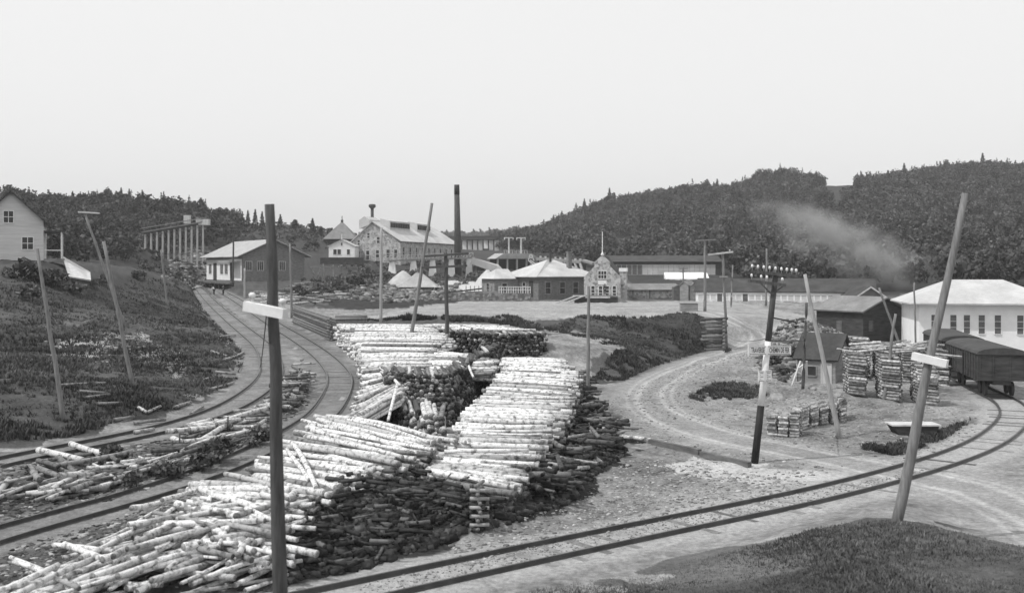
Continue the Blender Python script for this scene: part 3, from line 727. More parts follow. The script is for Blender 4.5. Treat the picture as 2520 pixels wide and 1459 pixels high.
# ------------------------------------------------------------------ bark, chips and stones on the ground
def shards(name, n, poly, mat, size, tones, label, cat, flat=0.35, lift=0.0):
    """small broken blocks strewn over a patch of ground"""
    P = np.array([(p.x, p.y) for p in (on(*q) for q in poly)])
    lo, hi = P.min(0), P.max(0)
    x = NR.uniform(lo[0], hi[0], n * 3); y = NR.uniform(lo[1], hi[1], n * 3)
    k = in_poly(x, y, [tuple(p) for p in P]); x, y = x[k][:n], y[k][:n]
    z = ground_np(x, y); n = len(x)
    base = np.array([(-1, -1, -.5), (1, -1, -.5), (1, 1, -.5), (-1, 1, -.5), (-.7, -.8, .5), (.8, -.6, .5), (.7, .8, .5), (-.8, .6, .5)], float)
    s = NR.uniform(size[0], size[1], n) * (NR.random(n) ** 0.7 + 0.3)
    a = NR.uniform(0, 6.28, n)
    V = np.repeat(base[None], n, 0) + NR.normal(0, 0.18, (n, 8, 3))
    V[:, :, 0] *= s[:, None]; V[:, :, 1] *= (s * NR.uniform(0.3, 1, n))[:, None]; V[:, :, 2] *= (s * flat * 2)[:, None]
    ca, sa = np.cos(a)[:, None], np.sin(a)[:, None]
    vx, vy = V[:, :, 0] * ca - V[:, :, 1] * sa, V[:, :, 0] * sa + V[:, :, 1] * ca
    V = np.stack([vx + x[:, None], vy + y[:, None], V[:, :, 2] + (z + s * flat * 0.6 + lift)[:, None]], 2).reshape(-1, 3)
    q = np.array([(0, 3, 2, 1), (4, 5, 6, 7), (0, 1, 5, 4), (1, 2, 6, 5), (2, 3, 7, 6), (3, 0, 4, 7)])
    Q = (q[None] + (np.arange(n) * 8)[:, None, None]).reshape(-1, 4)
    t = np.repeat(NR.choice(tones, n), 8)
    return tag(np_mesh(name, V, Q, mat, t), label, cat, None, 'stuff')
shards('bark_debris', 9000, [(690, 1440), (700, 1290), (800, 1205), (900, 1180), (1060, 1176), (1200, 1210), (1300, 1150), (1430, 1000), (1480, 1010), (1535, 1090), (1530, 1125), (1450, 1180), (1400, 1238), (1270, 1285), (1140, 1320), (1000, 1368), (880, 1405)], 'debris', (0.05, 0.2), [.5, .7, .9, 1, 1.3, 2.2], 'dark bark and rotted wood covering the bank in front of the log piles', 'bark debris')
shards('bark_litter', 3800, [(-60, 1400), (60, 1340), (300, 1270), (480, 1212), (640, 1160), (720, 1240), (720, 1455), (-60, 1455)], 'rock', (0.02, 0.09), [.12, .2, .35, .6, 1.2], 'bark and chips littering the ground around the loose near heap', 'bark litter', 0.2)
shards('bark_litter', 3800, [(-60, 1150), (400, 1085), (640, 1000), (700, 930), (750, 930), (760, 1000), (690, 1050), (480, 1165), (300, 1225), (-60, 1310)], 'rock', (0.02, 0.12), [.12, .2, .35, .6, 1.2], 'bark and slabs littering the strip between the curved tracks', 'bark litter', 0.2)
shards('wood_chips', 2600, [(1100, 1345), (1400, 1250), (1540, 1130), (1700, 1140), (2000, 1190), (1700, 1270), (1400, 1330), (1150, 1400)], 'rock', (0.02, 0.07), [.5, .8, 1, 1.5], 'small chips and stones scattered over the open yard', 'wood chips', 0.25)
shards('rubble', 3600, [(395, 690), (420, 640), (480, 600), (520, 640), (520, 690)], 'rock', (0.12, 0.5), [.4, .6, .8, 1, 1.5], 'loose rubble spilling below the timber trestle', 'rubble', 0.4)
shards('rubble', 2600, [(1860, 900), (1890, 830), (1925, 790), (2060, 800), (2060, 830), (1970, 860), (1930, 945), (1900, 925)], 'rock', (0.06, 0.28), [.25, .4, .5, .7, 1.1], 'broken rock on the bank between the road and the small shed', 'rubble', 0.45)
shards('rubble', 700, [(820, 735), (900, 690), (1000, 700), (1130, 700), (1150, 735), (960, 745)], 'rock', (0.15, 0.7), [.3, .5, .7, 1.1], 'stones strewn over the rough ground below the stone mill', 'rubble', 0.4)
shards('stones', 5200, [(1480, 1000), (1600, 940), (1720, 885), (1880, 850), (1960, 950), (2120, 990), (2400, 1010), (2400, 1090), (2250, 1140), (2000, 1105), (1820, 1070), (1700, 1035), (1640, 1060), (1800, 1110), (2100, 1150), (1960, 1180), (1700, 1140), (1550, 1080)], 'rock', (0.02, 0.075), [.5, .8, 1, 1.4], 'small stones lying on the road verges and the open yard', 'stones', 0.3)
shards('chippings', 1500, [(230, 870), (330, 820), (430, 870), (480, 935), (420, 910), (300, 870)], 'rock', (0.04, 0.16), [.4, .6, .9], 'stones on the bare bank of the left hillside', 'stones', 0.35)
shards('ballast', 9000, [(900, 1470), (1312, 1385), (1968, 1250), (2300, 1165), (2380, 1140), (2280, 1155), (1968, 1212), (1312, 1345), (880, 1440)], 'rock', (0.01, 0.032), [.5, .6, .8, .9], 'gravel ballast along the track in the foreground', 'ballast', 0.4)

# ------------------------------------------------------------------ poles
def pole(name, top, base, w0, w1, label, cat, mat='pole_grey', Y=None, group='wooden poles', arms=(), kink=None, pins=True, sink=0.4, collect=None):
    """top/base: measured points; w0/w1: diameters at top and base in metres; arms: (left px, right px, thickness m, material, pin positions)"""
    if Y is None:
        b = on(*base); Y = b.y
    else:
        b = at(base[0], base[1], Y)
    t = at(top[0], top[1], Y)
    root = thing(name, b, label, cat, group)
    m = MB(); d = (b - t).normalized()
    pts, rad = [], []
    for i in range(9):
        k = i / 8
        p = t.lerp(b + d * sink, k)
        if kink: p += Vector((kink * math.sin(k * math.pi * 3), 0, 0))
        else: p += Vector((R.gauss(0, .015), R.gauss(0, .015), 0))
        pts.append(p); rad.append(lerp(w0, w1, k) / 2)
    m.tube(pts, rad, 12, jit=0.04); m.build('shaft', mat, root, True)
    for (l, r, th, am, pn) in arms:
        dy = (l[2] if len(l) > 2 else 0, r[2] if len(r) > 2 else 0)
        pl, pr = at(l[0], l[1], Y + dy[0]), at(r[0], r[1], Y + dy[1])
        off = Vector((0, -(w0 / 2 + th / 2 + 0.01), 0))
        m = MB(); m.beam(pl + off, pr + off, th, th * 1.25)
        a = m.build('cross_arm', am, root)
        for u in pn:
            c = pl.lerp(pr, u) + off + Vector((0, 0, th * 0.6))
            m = MB(); h = max(0.16, th * 1.3)
            m.tube([c, c + Vector((0, 0, h * 0.5)), c + Vector((0, 0, h * 0.5)), c + Vector((0, 0, h * 0.8)), c + Vector((0, 0, h))], [0.02, 0.02, 0.06, 0.075, 0.035], 8)
            m.build('insulator', 'porcelain', a, True)
    return root, b, t
# big near pole with the white arm
pole('telegraph_pole', (667, 503), (690, 1440), 0.19, 0.31, 'thick dark pole nearest the viewer with one short white cross arm', 'telegraph pole', 'pole_dark', Y=21.4, sink=1.2,
     arms=[((610, 752, -.0), (707, 772, -0.5), 0.15, 'white_paint', (0.17, 0.93))])
pole('telegraph_pole', (92, 612), (157, 1037), 0.14, 0.24, 'bare leaning pole at the far left edge of the hillside', 'pole', 'pole_grey')
pole('telegraph_pole', (209, 526), (308, 806), 0.2, 0.27, 'leaning pole on the left hillside with a thin white arm on top', 'telegraph pole', 'pole_grey', arms=[((194, 522), (247, 525), 0.10, 'board_pale', ())])
pole('telegraph_pole', (255, 594), (327, 950), 0.17, 0.24, 'bare leaning pole just right of the one with a thin white arm', 'pole', 'pole_grey')
pole('telegraph_pole', (396, 615), (412, 754), 0.2, 0.26, 'thin pole on the upper left hillside below the timber trestle', 'pole', 'pole_grey')
pole('telegraph_pole', (939, 560), (937, 798), 0.22, 0.3, 'straight pale pole standing just behind the rear log pile', 'pole', 'pole_pale')
pole('telegraph_pole', (1063, 500), (1005, 872), 0.21, 0.34, 'leaning pole rising out of the rear log pile against the sky', 'pole', 'pole_grey', Y=82, sink=2.5)
pole('telegraph_pole', (1097, 622), (1101, 876), 0.26, 0.33, 'dark pole with two wide cross arms rising from the rear log pile', 'telegraph pole', 'pole_dark', Y=80, sink=2.5,
     arms=[((1044, 631), (1154, 624), 0.13, 'pole_dark', ()), ((1038, 659), (1150, 654), 0.13, 'pole_dark', ())])
pole('telegraph_pole', (1449, 704), (1446, 996), 0.16, 0.22, 'slim pole at the right end of the long log rick by the road', 'pole', 'pole_grey')
pole('telegraph_pole', (1735, 592), (1735, 766), 0.26, 0.36, 'straight pole with a short arm behind the small log crib wall', 'telegraph pole', 'pole_grey', arms=[((1712, 592), (1762, 590), 0.12, 'pole_grey', ())])
rt, pb, pt_ = pole('telegraph_pole', (1778, 620), (1789, 859), 0.22, 0.28, 'pole against the corner of the log crib with a long pale arm', 'telegraph pole', 'pole_grey',
     arms=[((1742, 627), (1803, 620), 0.12, 'board_pale', (0.87,)), ((1770, 681), (1790, 681), 0.1, 'board', ())])
pole('telegraph_pole', (1681, 658), (1682, 700), 0.25, 0.3, 'short far pole in front of the long white dormer roof', 'telegraph pole', 'pole_grey', Y=205, arms=[((1671, 661), (1693, 661), .12, 'pole_grey', ()), ((1673, 669), (1691, 668), .12, 'pole_grey', ())])
pole('telegraph_pole', (1803, 652), (1799, 756), 0.2, 0.25, 'thin far pole in front of the long low white building', 'pole', 'pole_grey')
pole('telegraph_pole', (1887, 612), (1885, 745), 0.24, 0.3, 'tall far pole just left of the striped sign pole top', 'pole', 'pole_grey', Y=150)
pole('telegraph_pole', (1980, 675), (2067, 1080), 0.15, 0.25, 'pale pole leaning left over the near firewood stack', 'pole', 'pole_pale')
pole('telegraph_pole', (1985, 745), (1975, 958), 0.17, 0.22, 'dark upright pole at the left side of the small shed', 'pole', 'pole_dark')
pole('telegraph_pole', (2163, 708), (2216, 855), 0.2, 0.27, 'pole leaning in front of the gable of the long white building', 'pole', 'pole_grey')
pole('telegraph_pole', (2203, 772), (2177, 984), 0.15, 0.22, 'thin pole leaning right in front of the tall cordwood stacks', 'pole', 'pole_grey')
pole('telegraph_pole', (2250, 695), (2253, 840), 0.13, 0.16, 'very thin pole at the left corner of the whitewashed house', 'pole', 'pole_grey', Y=88)
pole('telegraph_pole', (2375, 476), (2206, 1283), 0.17, 0.31, 'crooked leaning pole in the right foreground with a white arm', 'telegraph pole', 'pole_grey', kink=0.03, sink=0.6,
     arms=[((2240, 874, .3), (2325, 894, -.3), 0.16, 'white_paint', ())])
pole('telegraph_pole', (575, 553), (573, 700), 0.28, 0.36, 'dark pole standing in front of the freight house side', 'telegraph pole', 'pole_dark', Y=196, arms=[((560, 559), (590, 557), .14, 'pole_dark', ()), ((562, 566), (588, 565), .14, 'pole_dark', ())])
pole('telegraph_pole', (602, 660), (602, 735), 0.3, 0.34, 'short pale post at the corner of the freight house platform', 'post', 'pole_pale')
pole('telegraph_pole', (714, 600), (718, 783), 0.22, 0.3, 'grey pole at the far end of the log crib wall', 'pole', 'pole_grey')

# the striped crossing sign pole
def sign_pole():
    b = on(1857, 1140); Y = b.y
    t = at(1911, 655, Y)
    root = thing('sign_pole', b, 'black and white banded crossing pole carrying wire arms, a lamp and a lettered board', 'sign pole', 'wooden poles')
    d = b - t
    def seg(y0, y1, mat, nm):
        k0, k1 = (y0 - 655) / 485.0, (y1 - 655) / 485.0
        m = MB(); m.tube([t + d * k0, t + d * (k0 + k1) / 2, t + d * k1], [lerp(.105, .15, k0), lerp(.105, .15, (k0 + k1) / 2), lerp(.105, .15, k1)], 14)
        return m.build(nm, mat, root, True)
    seg(655, 840, 'pole_dark', 'shaft'); seg(840, 998, 'white_paint', 'white_band'); seg(998, 1150, 'black_paint', 'black_band')
    def P(px, py, dy=0): return at(px, py, Y + dy)
    for (l, r, pins, th) in [((1845, 668, .2), (1965, 680, -.2), (.03, .15, .27, .39, .51, .63, .74, .84, .93), .1), ((1838, 690, .2), (1932, 702, -.2), (.1, .35, .5, .9), .1)]:
        m = MB(); o = Vector((0, -.18, 0)); m.beam(P(*l) + o, P(*r) + o, th, th * 1.2); a = m.build('cross_arm', 'pole_dark', root)
        for u in pins:
            c = P(*l).lerp(P(*r), u) + o + Vector((0, 0, .06)); m = MB()
            m.tube([c, c + Vector((0, 0, .1)), c + Vector((0, 0, .1)), c + Vector((0, 0, .19)), c + Vector((0, 0, .23))], [.014, .014, .045, .05, .02], 8)
            m.build('insulator', 'porcelain', a, True)
    m = MB(); m.beam(P(1870, 697) + Vector((0, -.16, 0)), P(1897, 724) + Vector((0, -.13, 0)), .05, .05); m.beam(P(1926, 702) + Vector((0, -.16, 0)), P(1899, 724) + Vector((0, -.13, 0)), .05, .05); m.build('brace', 'pole_dark', root)
    m = MB(); m.beam(P(1897, 781), P(1959, 793, -.3), .05, .05); m.beam(P(1959, 793, -.3), P(1959, 799, -.3), .04, .04)
    br = m.build('bracket', 'black_paint', root)
    c = P(1958.5, 800, -.3); m = MB(); m.tube([c, c + Vector((0, 0, -.06)), c + Vector((0, 0, -.07)), c + Vector((0, 0, -.12))], [.04, .15, .06, .03], 12); m.build('lamp', 'black_paint', br, True)
    # lettered boards, one on each side of the pole, each with lettering of its own
    def board(l, r, h, words, name, lines=None):
        l, r = Vector(l), Vector(r); ux = (r - l).normalized(); nrm = Vector((ux.y, -ux.x, 0)).normalized(); W = (r - l).length
        fr = lambda x, y, z: l + ux * x - nrm * y + Vector((0, 0, z))
        m = MB(fr); m.box(0, W, 0, .03, -h / 2, h / 2)
        bd = m.build(name, 'white_paint', root)
        m = MB(fr); e = .02
        m.box(.03, W - .03, -.004, -.0015, h / 2 - .04, h / 2 - .04 + e); m.box(.03, W - .03, -.004, -.0015, -h / 2 + .02, -h / 2 + .02 + e); m.build('border', 'steel', bd)
        if words:
            cu = bpy.data.curves.new('lettering', 'FONT'); cu.body = words; cu.size = 0.27; cu.extrude = 0.0; cu.offset = 0.006
            tmp = bpy.data.objects.new('lettering', cu); COL.objects.link(tmp); bpy.context.view_layer.update()
            me = bpy.data.meshes.new_from_object(tmp.evaluated_get(bpy.context.evaluated_depsgraph_get()))
            bpy.data.objects.remove(tmp)
            xs = [v.co.x for v in me.vertices]; ys = [v.co.y for v in me.vertices]
            sx = (W - .16) / (max(xs) - min(xs)); sy = (h * .58) / (max(ys) - min(ys))
            for v in me.vertices:
                q = fr((v.co.x - min(xs)) * sx + .08, -.006, (v.co.y - min(ys)) * sy - h * .27) - ORG[bd.name]
                v.co = q
            me.materials.clear(); me.materials.append(MATS['steel'])
            o = bpy.data.objects.new('lettering', me); COL.objects.link(o); o.parent = bd; ORG[o.name] = ORG[bd.name]
        else:
            m = MB(fr)
            for k in range(4): m.box(.08, W - .06 - (.1 if k % 2 else 0), -.006, -.002, h / 2 - .10 - k * .075, h / 2 - .075 - k * .075)
            m.build('lettering', 'pole_grey', bd)
    py = 861
    cz_ = P(1882.5, py)
    board(P(1841, py, -.05) + Vector((0, -.19, 0)), cz_ + Vector((.02, -.21, 0)), .36, 'TRAVERSE', 'sign_board')
    board(cz_ + Vector((.05, -.21, 0)), P(1944, py, .25) + Vector((0, -.19, 0)), .36, 'CHEMIN DE FER', 'sign_board')
    m = MB(); e = P(1839, py, -.05) + Vector((0, -.2, 0)); m.beam(e + Vector((0, 0, .22)), e + Vector((0, 0, -.22)), .045, .045); m.build('end_batten', 'white_paint', root)
    q = P(1875, 924)
    board(q + Vector((-.2, -.24, 0)), q + Vector((.06, -.22, 0)), .42, None, 'notice_board')
    board(q + Vector((.08, -.22, 0)), q + Vector((.36, -.12, 0)), .42, None, 'notice_board')
    return root, Y
sp, SY = sign_pole()

# wires
def wire(p, q, sag, label, r=0.014):
    m = MB(); n = 16
    m.tube([p.lerp(q, i / n) - Vector((0, 0, sag * 4 * (i / n) * (1 - i / n))) for i in range(n + 1)], [r] * (n + 1), 5)
    o = m.build('wire', 'steel', None, False, p)
    return tag(o, label, 'wire', 'overhead wires')
b9 = on(1446, 996)
wire(at(1890, 838, SY), at(1977, 839, on(1975, 958).y), 0.02, 'thick dark cable from the striped pole to the dark upright pole', 0.03)
wire(at(1888, 832, SY), at(1787, 826, pb.y), 0.3, 'thin wire from the striped pole to the pole at the crib corner')
wire(at(1786, 826, pb.y), at(1448, 822, b9.y), 0.4, 'thin wire from the crib corner pole to the slim roadside pole')
wire(at(1448, 815, b9.y), at(1101, 790, 80), 0.5, 'thin wire from the slim roadside pole to the dark pole in the logs')
wire(at(668, 640, 21.4), at(640, 905, 60), 0.3, 'dark guy wire slanting down behind the big near pole', 0.02)

# ------------------------------------------------------------------ buildings
def window(root, fr, face, u, z, w, h, dims, nx=1, nz=1, fm='white_paint', pm='glass', fw=0.09, name='window', proud=0.05, pane=True):
    W, D = dims
    def P(a, out, zz):
        if face == 'f': return (a, -out, zz)
        if face == 'b': return (a, D + out, zz)
        if face == 'l': return (-out, a, zz)
        return (W + out, a, zz)
    def bx(m, a0, a1, o0, o1, z0, z1):
        c = [P(a0, o0, z0), P(a1, o0, z0), P(a1, o1, z0), P(a0, o1, z0), P(a0, o0, z1), P(a1, o0, z1), P(a1, o1, z1), P(a0, o1, z1)]
        m.add(c, [(0, 3, 2, 1), (4, 5, 6, 7), (0, 1, 5, 4), (1, 2, 6, 5), (2, 3, 7, 6), (3, 0, 4, 7)])
    a0, a1 = u - w / 2, u + w / 2
    m = MB(fr)
    bx(m, a0 - fw, a0, 0.004, proud, z - fw, z + h + fw); bx(m, a1, a1 + fw, 0.004, proud, z - fw, z + h + fw)
    bx(m, a0, a1, 0.004, proud, z + h, z + h + fw); bx(m, a0, a1, 0.004, proud + .04, z - fw, z)
    for i in range(1, nx): c = lerp(a0, a1, i / nx); bx(m, c - fw * .35, c + fw * .35, 0.016, proud - .01, z, z + h)
    for i in range(1, nz): c = lerp(z, z + h, i / nz); bx(m, a0, a1, 0.016, proud - .013, c - fw * .35, c + fw * .35)
    f = m.build(name, fm, root)
    if pane:
        m = MB(fr); bx(m, a0, a1, 0.002, 0.014, z, z + h); m.build('pane', pm, f)
    return f
def door(root, fr, face, u, z, w, h, dims, mat='board_dark', name='door'):
    return window(root, fr, face, u, z, w, h, dims, 1, 1, mat, mat, 0.07, name)
def gable(name, label, cat, fr, org, W, D, H, rise, wall, roof, ridge='y', over=0.5, below=1.0, t=0.14, group=None, peak=0.5, gover=None):
    """ridge 'y': gable faces the front; ridge 'x': eaves face the front"""
    root = thing(name, org, label, cat, group)
    if gover is None: gover = over
    m = MB(fr)
    if ridge == 'y':
        m.prism([(0, -below), (W, -below), (W, H), (W * peak, H + rise), (0, H)], 0, D)
    else:
        m.prism_x([(0, -below), (D, -below), (D, H), (D * peak, H + rise), (0, H)], 0, W)
    m.build('wall', wall, root)
    m = MB(fr); e = 0.03
    if ridge == 'y':
        sl = rise / (W * peak); sr = rise / (W * (1 - peak))
        m.slab([fr(-over, -gover, H - sl * over + t + e), fr(W * peak, -gover, H + rise + t + e), fr(W * peak, D + gover, H + rise + t + e), fr(-over, D + gover, H - sl * over + t + e)], t)
        m2 = [fr(W * peak + .002, -gover, H + rise + t + e), fr(W + over, -gover, H - sr * over + t + e), fr(W + over, D + gover, H - sr * over + t + e), fr(W * peak + .002, D + gover, H + rise + t + e)]
    else:
        sl = rise / (D * peak); sr = rise / (D * (1 - peak))
        m.slab([fr(-gover, -over, H - sl * over + t + e), fr(W + gover, -over, H - sl * over + t + e), fr(W + gover, D * peak, H + rise + t + e), fr(-gover, D * peak, H + rise + t + e)], t)
        m2 = [fr(-gover, D * peak + .002, H + rise + t + e), fr(W + gover, D * peak + .002, H + rise + t + e), fr(W + gover, D + over, H - sr * over + t + e), fr(-gover, D + over, H - sr * over + t + e)]
    m.fr = None
    # slab() took world points: rebuild both halves without the local frame
    mm = MB(); mm.v, mm.f, mm.mi, mm.tone = [], [], [], []
    if ridge == 'y':
        mm.slab([fr(-over, -gover, H - sl * over + t + e), fr(W * peak, -gover, H + rise + t + e), fr(W * peak, D + gover, H + rise + t + e), fr(-over, D + gover, H - sl * over + t + e)], t)
    else:
        mm.slab([fr(-gover, -over, H - sl * over + t + e), fr(W + gover, -over, H - sl * over + t + e), fr(W + gover, D * peak, H + rise + t + e), fr(-gover, D * peak, H + rise + t + e)], t)
    mm.slab(m2, t)
    rf = mm.build('roof', roof, root)
    return root, rf
def ms(m_fr, name, mat, root, *boxes):
    m = MB(m_fr)
    for b in boxes: m.box(*b)
    return m.build(name, mat, root)

# house at the left edge, on the hill
fr, W, o = frame_px(-55, 114.6, 107, 117, 8.7)
fr = frame(Vector((-49.96, 117, 8.7)) - Vector((.93, .36, 0)).normalized() * W, (.93, .36))
r, rf = gable('house', 'pale boarded house with porch high on the hill at the left edge', 'house', fr, o, W, 9, 3.9, 3.0, 'clapboard', 'roof_dark', 'y', 0.5, 0.3)
window(r, fr, 'f', W - 1.55, 0.9, 1.05, 1.25, (W, 9), 2, 2); window(r, fr, 'f', W - 3.4, 3.7, 0.9, 1.2, (W, 9), 2, 2); window(r, fr, 'f', W - 5.2, 0.9, 1.05, 1.25, (W, 9), 2, 2)
ms(fr, 'foundation', 'stone_dark', r, (0.1, W - .1, .1, 8.9, -2.2, -.31))
ms(fr, 'porch_roof', 'roof_dark', r, (W + .02, W + 1.9, 0.1, 7, 2.75, 2.9))
ms(fr, 'porch_floor', 'board', r, (W + .02, W + 2.1, 0.1, 7, -.45, -.1))
for a in (0.2, 3.4, 6.8):
    ms(fr, 'porch_post', 'white_paint', r, (W + 1.7, W + 1.82, a, a + .12, -.1, 2.75))
ms(fr, 'porch_rail', 'white_paint', r, (W + 1.72, W + 1.8, .32, 3.4, .75, .85), (W + .05, W + 1.7, .2, .28, .75, .85))
# board lean-to beside the house
q = [at(152, 632, 114), at(190, 630, 121), at(222, 662, 121), at(219, 690, 114)]
root = thing('cellar_shed', on(215, 690), 'pale board roof of a low cellar shed sloping down beside the porch', 'shed')
m = MB(); m.slab([at(170, 680, 113), at(224, 689, 113), at(222, 669, 119), at(154, 630, 119)], .15); m.build('roof', 'board_pale', root)
m = MB(); a, b_ = at(173, 684, 113.3), at(220, 692, 113.3); c_, d_ = at(159, 638, 118.7), at(218, 674, 118.7)
lo = min(gz(a.x, a.y), gz(b_.x, b_.y)) - .8
v = [a, b_, d_, c_] + [Vector((p.x, p.y, lo)) for p in (a, b_, d_, c_)]
m.add(v, [(0, 3, 2, 1), (4, 5, 6, 7), (0, 1, 5, 4), (1, 2, 6, 5), (2, 3, 7, 6), (3, 0, 4, 7)]); m.build('wall', 'board_mid', root)

# freight house
fr, W, o = frame_px(596, 214, 753, 216, 4.9)
DF = 28.0
# its long side runs back and to the left: shear-free frame turned a little
ux = Vector((0.87, 0.49)); fr = frame(o, ux); W = 12.6
r, rf = gable('freight_house', 'long brick freight house with pale roof and raised platform by the tracks', 'freight house', fr, o, W, DF, 5.2, 2.9, 'brick', 'roof_light', 'y', 1.3, 1.2, gover=0.9)
for u in (1.3, 3.6, 8.0): window(r, fr, 'f', u, 2.1, 1.15, 1.7, (W, DF), 3, 1, fm='board_pale')
m = MB(fr); m.box(-.06, -.015, 0.3, DF - .3, 0.05, 4.3); m.build('side_panel', 'whitewash', r)
for k, v_ in enumerate((7.0, 20.5)): door(r, lambda x, y, z: fr(x - .062, y, z), 'l', v_, .1, 2.6, 3.4, (W, DF), 'board_dark')
for v_ in (11.5, 15.0, 24.5): window(r, lambda x, y, z: fr(x - .062, y, z), 'l', v_, 1.3, 2.3, 2.0, (W, DF), 4, 1, fm='white_paint')
ms(fr, 'awning', 'roof_pale', r, (-2.4, -.07, 1.0, 9.0, 3.75, 3.9))
ms(fr, 'platform', 'board_mid', r, (-3.2, W + .8, -2.6, -.02, -.55, -.15), (-3.2, -.08, -.015, DF, -.55, -.15))
for i in range(9): ms(fr, 'platform_post', 'board_dark', r, (-3.0 + i * 1.9, -2.75 + i * 1.9, -2.5, -2.25, -2.4, -.56))
for i in range(8): ms(fr, 'platform_post', 'board_dark', r, (-3.1, -2.85, 2 + i * 3.6, 2.25 + i * 3.6, -2.2, -.56))
m = MB(fr)
for a, b_ in (((W + .8, -1, 2.6), (W + 2.6, -1, -.1)), ((W + 1.2, -1, -.1), (W + 3.2, -1, 2.6)), ((W + 3.6, -1, -1.5), (W + 3.6, -1, 3.6)), ((W + .8, -1, 2.7), (W + 5.8, -1, 2.7)), ((W + 5.7, -1, -2), (W + 5.7, -1, 3.4)), ((W + .6, -1, -.1), (W + 6.4, -1, -.1))):
    m.beam(fr(*a), fr(*b_), .22, .22)
m.fr = None
mm = MB(); mm.v = []
root = thing('shed_scaffold', fr(W + 3, -1, -1.8), 'open timber frame leaning against the right end of the freight house', 'scaffold')
for a, b_ in (((W + .9, -1, 2.6), (W + 2.6, -1, -.1)), ((W + 1.4, -1, -.1), (W + 3.2, -1, 2.6)), ((W + 3.6, -1, -1.8), (W + 3.6, -1, 3.4)), ((W + .9, -1.2, 2.75), (W + 5.8, -1.2, 2.75)), ((W + 5.7, -1, -2), (W + 5.7, -1, 3.2)), ((W + .9, -1.25, 0), (W + 6.4, -1.25, 0))):
    mm = MB(); mm.beam(fr(*a), fr(*b_), .2, .2); mm.build('beam', 'board', root)

# timber trestle
def trestle():
    P0, P1 = at(338, 574, 258), at(508, 545, 262)
    root = thing('timber_trestle', on(420, 660), 'tall timber trestle with a deck against the wooded left hill', 'trestle')
    d = P1 - P0; s = Vector((d.y, -d.x, 0)).normalized()
    m = MB(); m.beam(P0, P1, 2.6, .25); m.build('deck', 'board', root)
    m = MB(); m.beam(P0 + s * 1.3 + Vector((0, 0, .9)), P1 + s * 1.3 + Vector((0, 0, .9)), .14, .2); m.build('handrail', 'board', root)
    m = MB(); m.beam(P0 + s * .9 - Vector((0, 0, .45)), P1 + s * .9 - Vector((0, 0, .45)), .3, .6); m.build('stringer', 'board_dark', root)
    n = 12
    for i in range(n):
        t = (i + .4) / n; c = P0.lerp(P1, t) - Vector((0, 0, .8))
        g = gz(c.x, c.y) - .6; zm = lerp(c.z, g, .62)
        m = MB()
        for k, sp_ in ((1, 1), (-1, 1)):
            m.beam(c + s * (.9 * k), Vector((c.x, c.y, g)) + s * (2.2 * k), .42, .42)
        m.beam(c + s * 1.5, c - s * 1.5, .36, .36)
        m.beam(Vector((c.x, c.y, zm)) + s * 2.1, Vector((c.x, c.y, zm)) - s * 2.1, .28, .28)
        m.beam(c + s * .9, Vector((c.x, c.y, zm)) - s * 1.7, .2, .2)
        m.build('bent', 'pole_pale', root)
    m = MB(); z = lerp(P0.z, gz(P0.x, P0.y), .6)
    m.beam(P0.lerp(P1, .03) + s * 1.9 - Vector((0, 0, 7.6)), P0.lerp(P1, .97) + s * 1.9 - Vector((0, 0, 9.2)), .25, .3); m.build('girt', 'board', root)
    m = MB(); c = P0.lerp(P1, .72) + s * .3; m.box(c.x - .7, c.x + .7, c.y - .6, c.y + .6, c.z + .23, c.z + 2.2); m.build('signal_box', 'board_pale', root)
    m = MB(); c = P1 + s * .3; m.box(c.x - 2.2, c.x + .8, c.y - 1.2, c.y + .6, c.z - .9, c.z + .5); m.build('end_box', 'board_pale', root)
trestle()
m = MB()
root = thing('timber_chute', on(340, 660), 'bent timber chute leg hanging off the left end of the trestle', 'chute')
pts = [at(350, 610, 256), at(344, 626, 256), at(333, 640, 256), at(334, 655, 256), at(337, 673, 256)]
for i in range(4):
    m = MB(); m.beam(pts[i], pts[i + 1], .6, .5); m.build('section', 'board_pale' if i > 1 else 'board', root)

# pyramid roofed building behind
fr, W, o = frame_px(798, 300, 874, 300, 14.0)
root = thing('pyramid_roof_building', o, 'dark pyramid roof with a finial rising behind the white cottage', 'building')
ms(fr, 'wall', 'board_dark', root, (0.3, W - .3, .3, W - .3, -4, 1.2))
m = MB(fr); c = W / 2; m.add([(-.4, -.4, 1.2), (W + .4, -.4, 1.2), (W + .4, W + .4, 1.2), (-.4, W + .4, 1.2), (c, c, 6.2)], [(0, 1, 4), (1, 2, 4), (2, 3, 4), (3, 0, 4), (3, 2, 1, 0)]); rf = m.build('roof', 'roof_grey', root)
m = MB(fr); m.tube([fr(c, c, 5.7), fr(c, c, 6.6), fr(c, c, 7.9)], [.55, .3, .04], 8) if False else m.box(c - .3, c + .3, c - .3, c + .3, 5.6, 6.6); m.box(c - .09, c + .09, c - .09, c + .09, 6.6, 7.7); m.build('finial', 'steel', root)

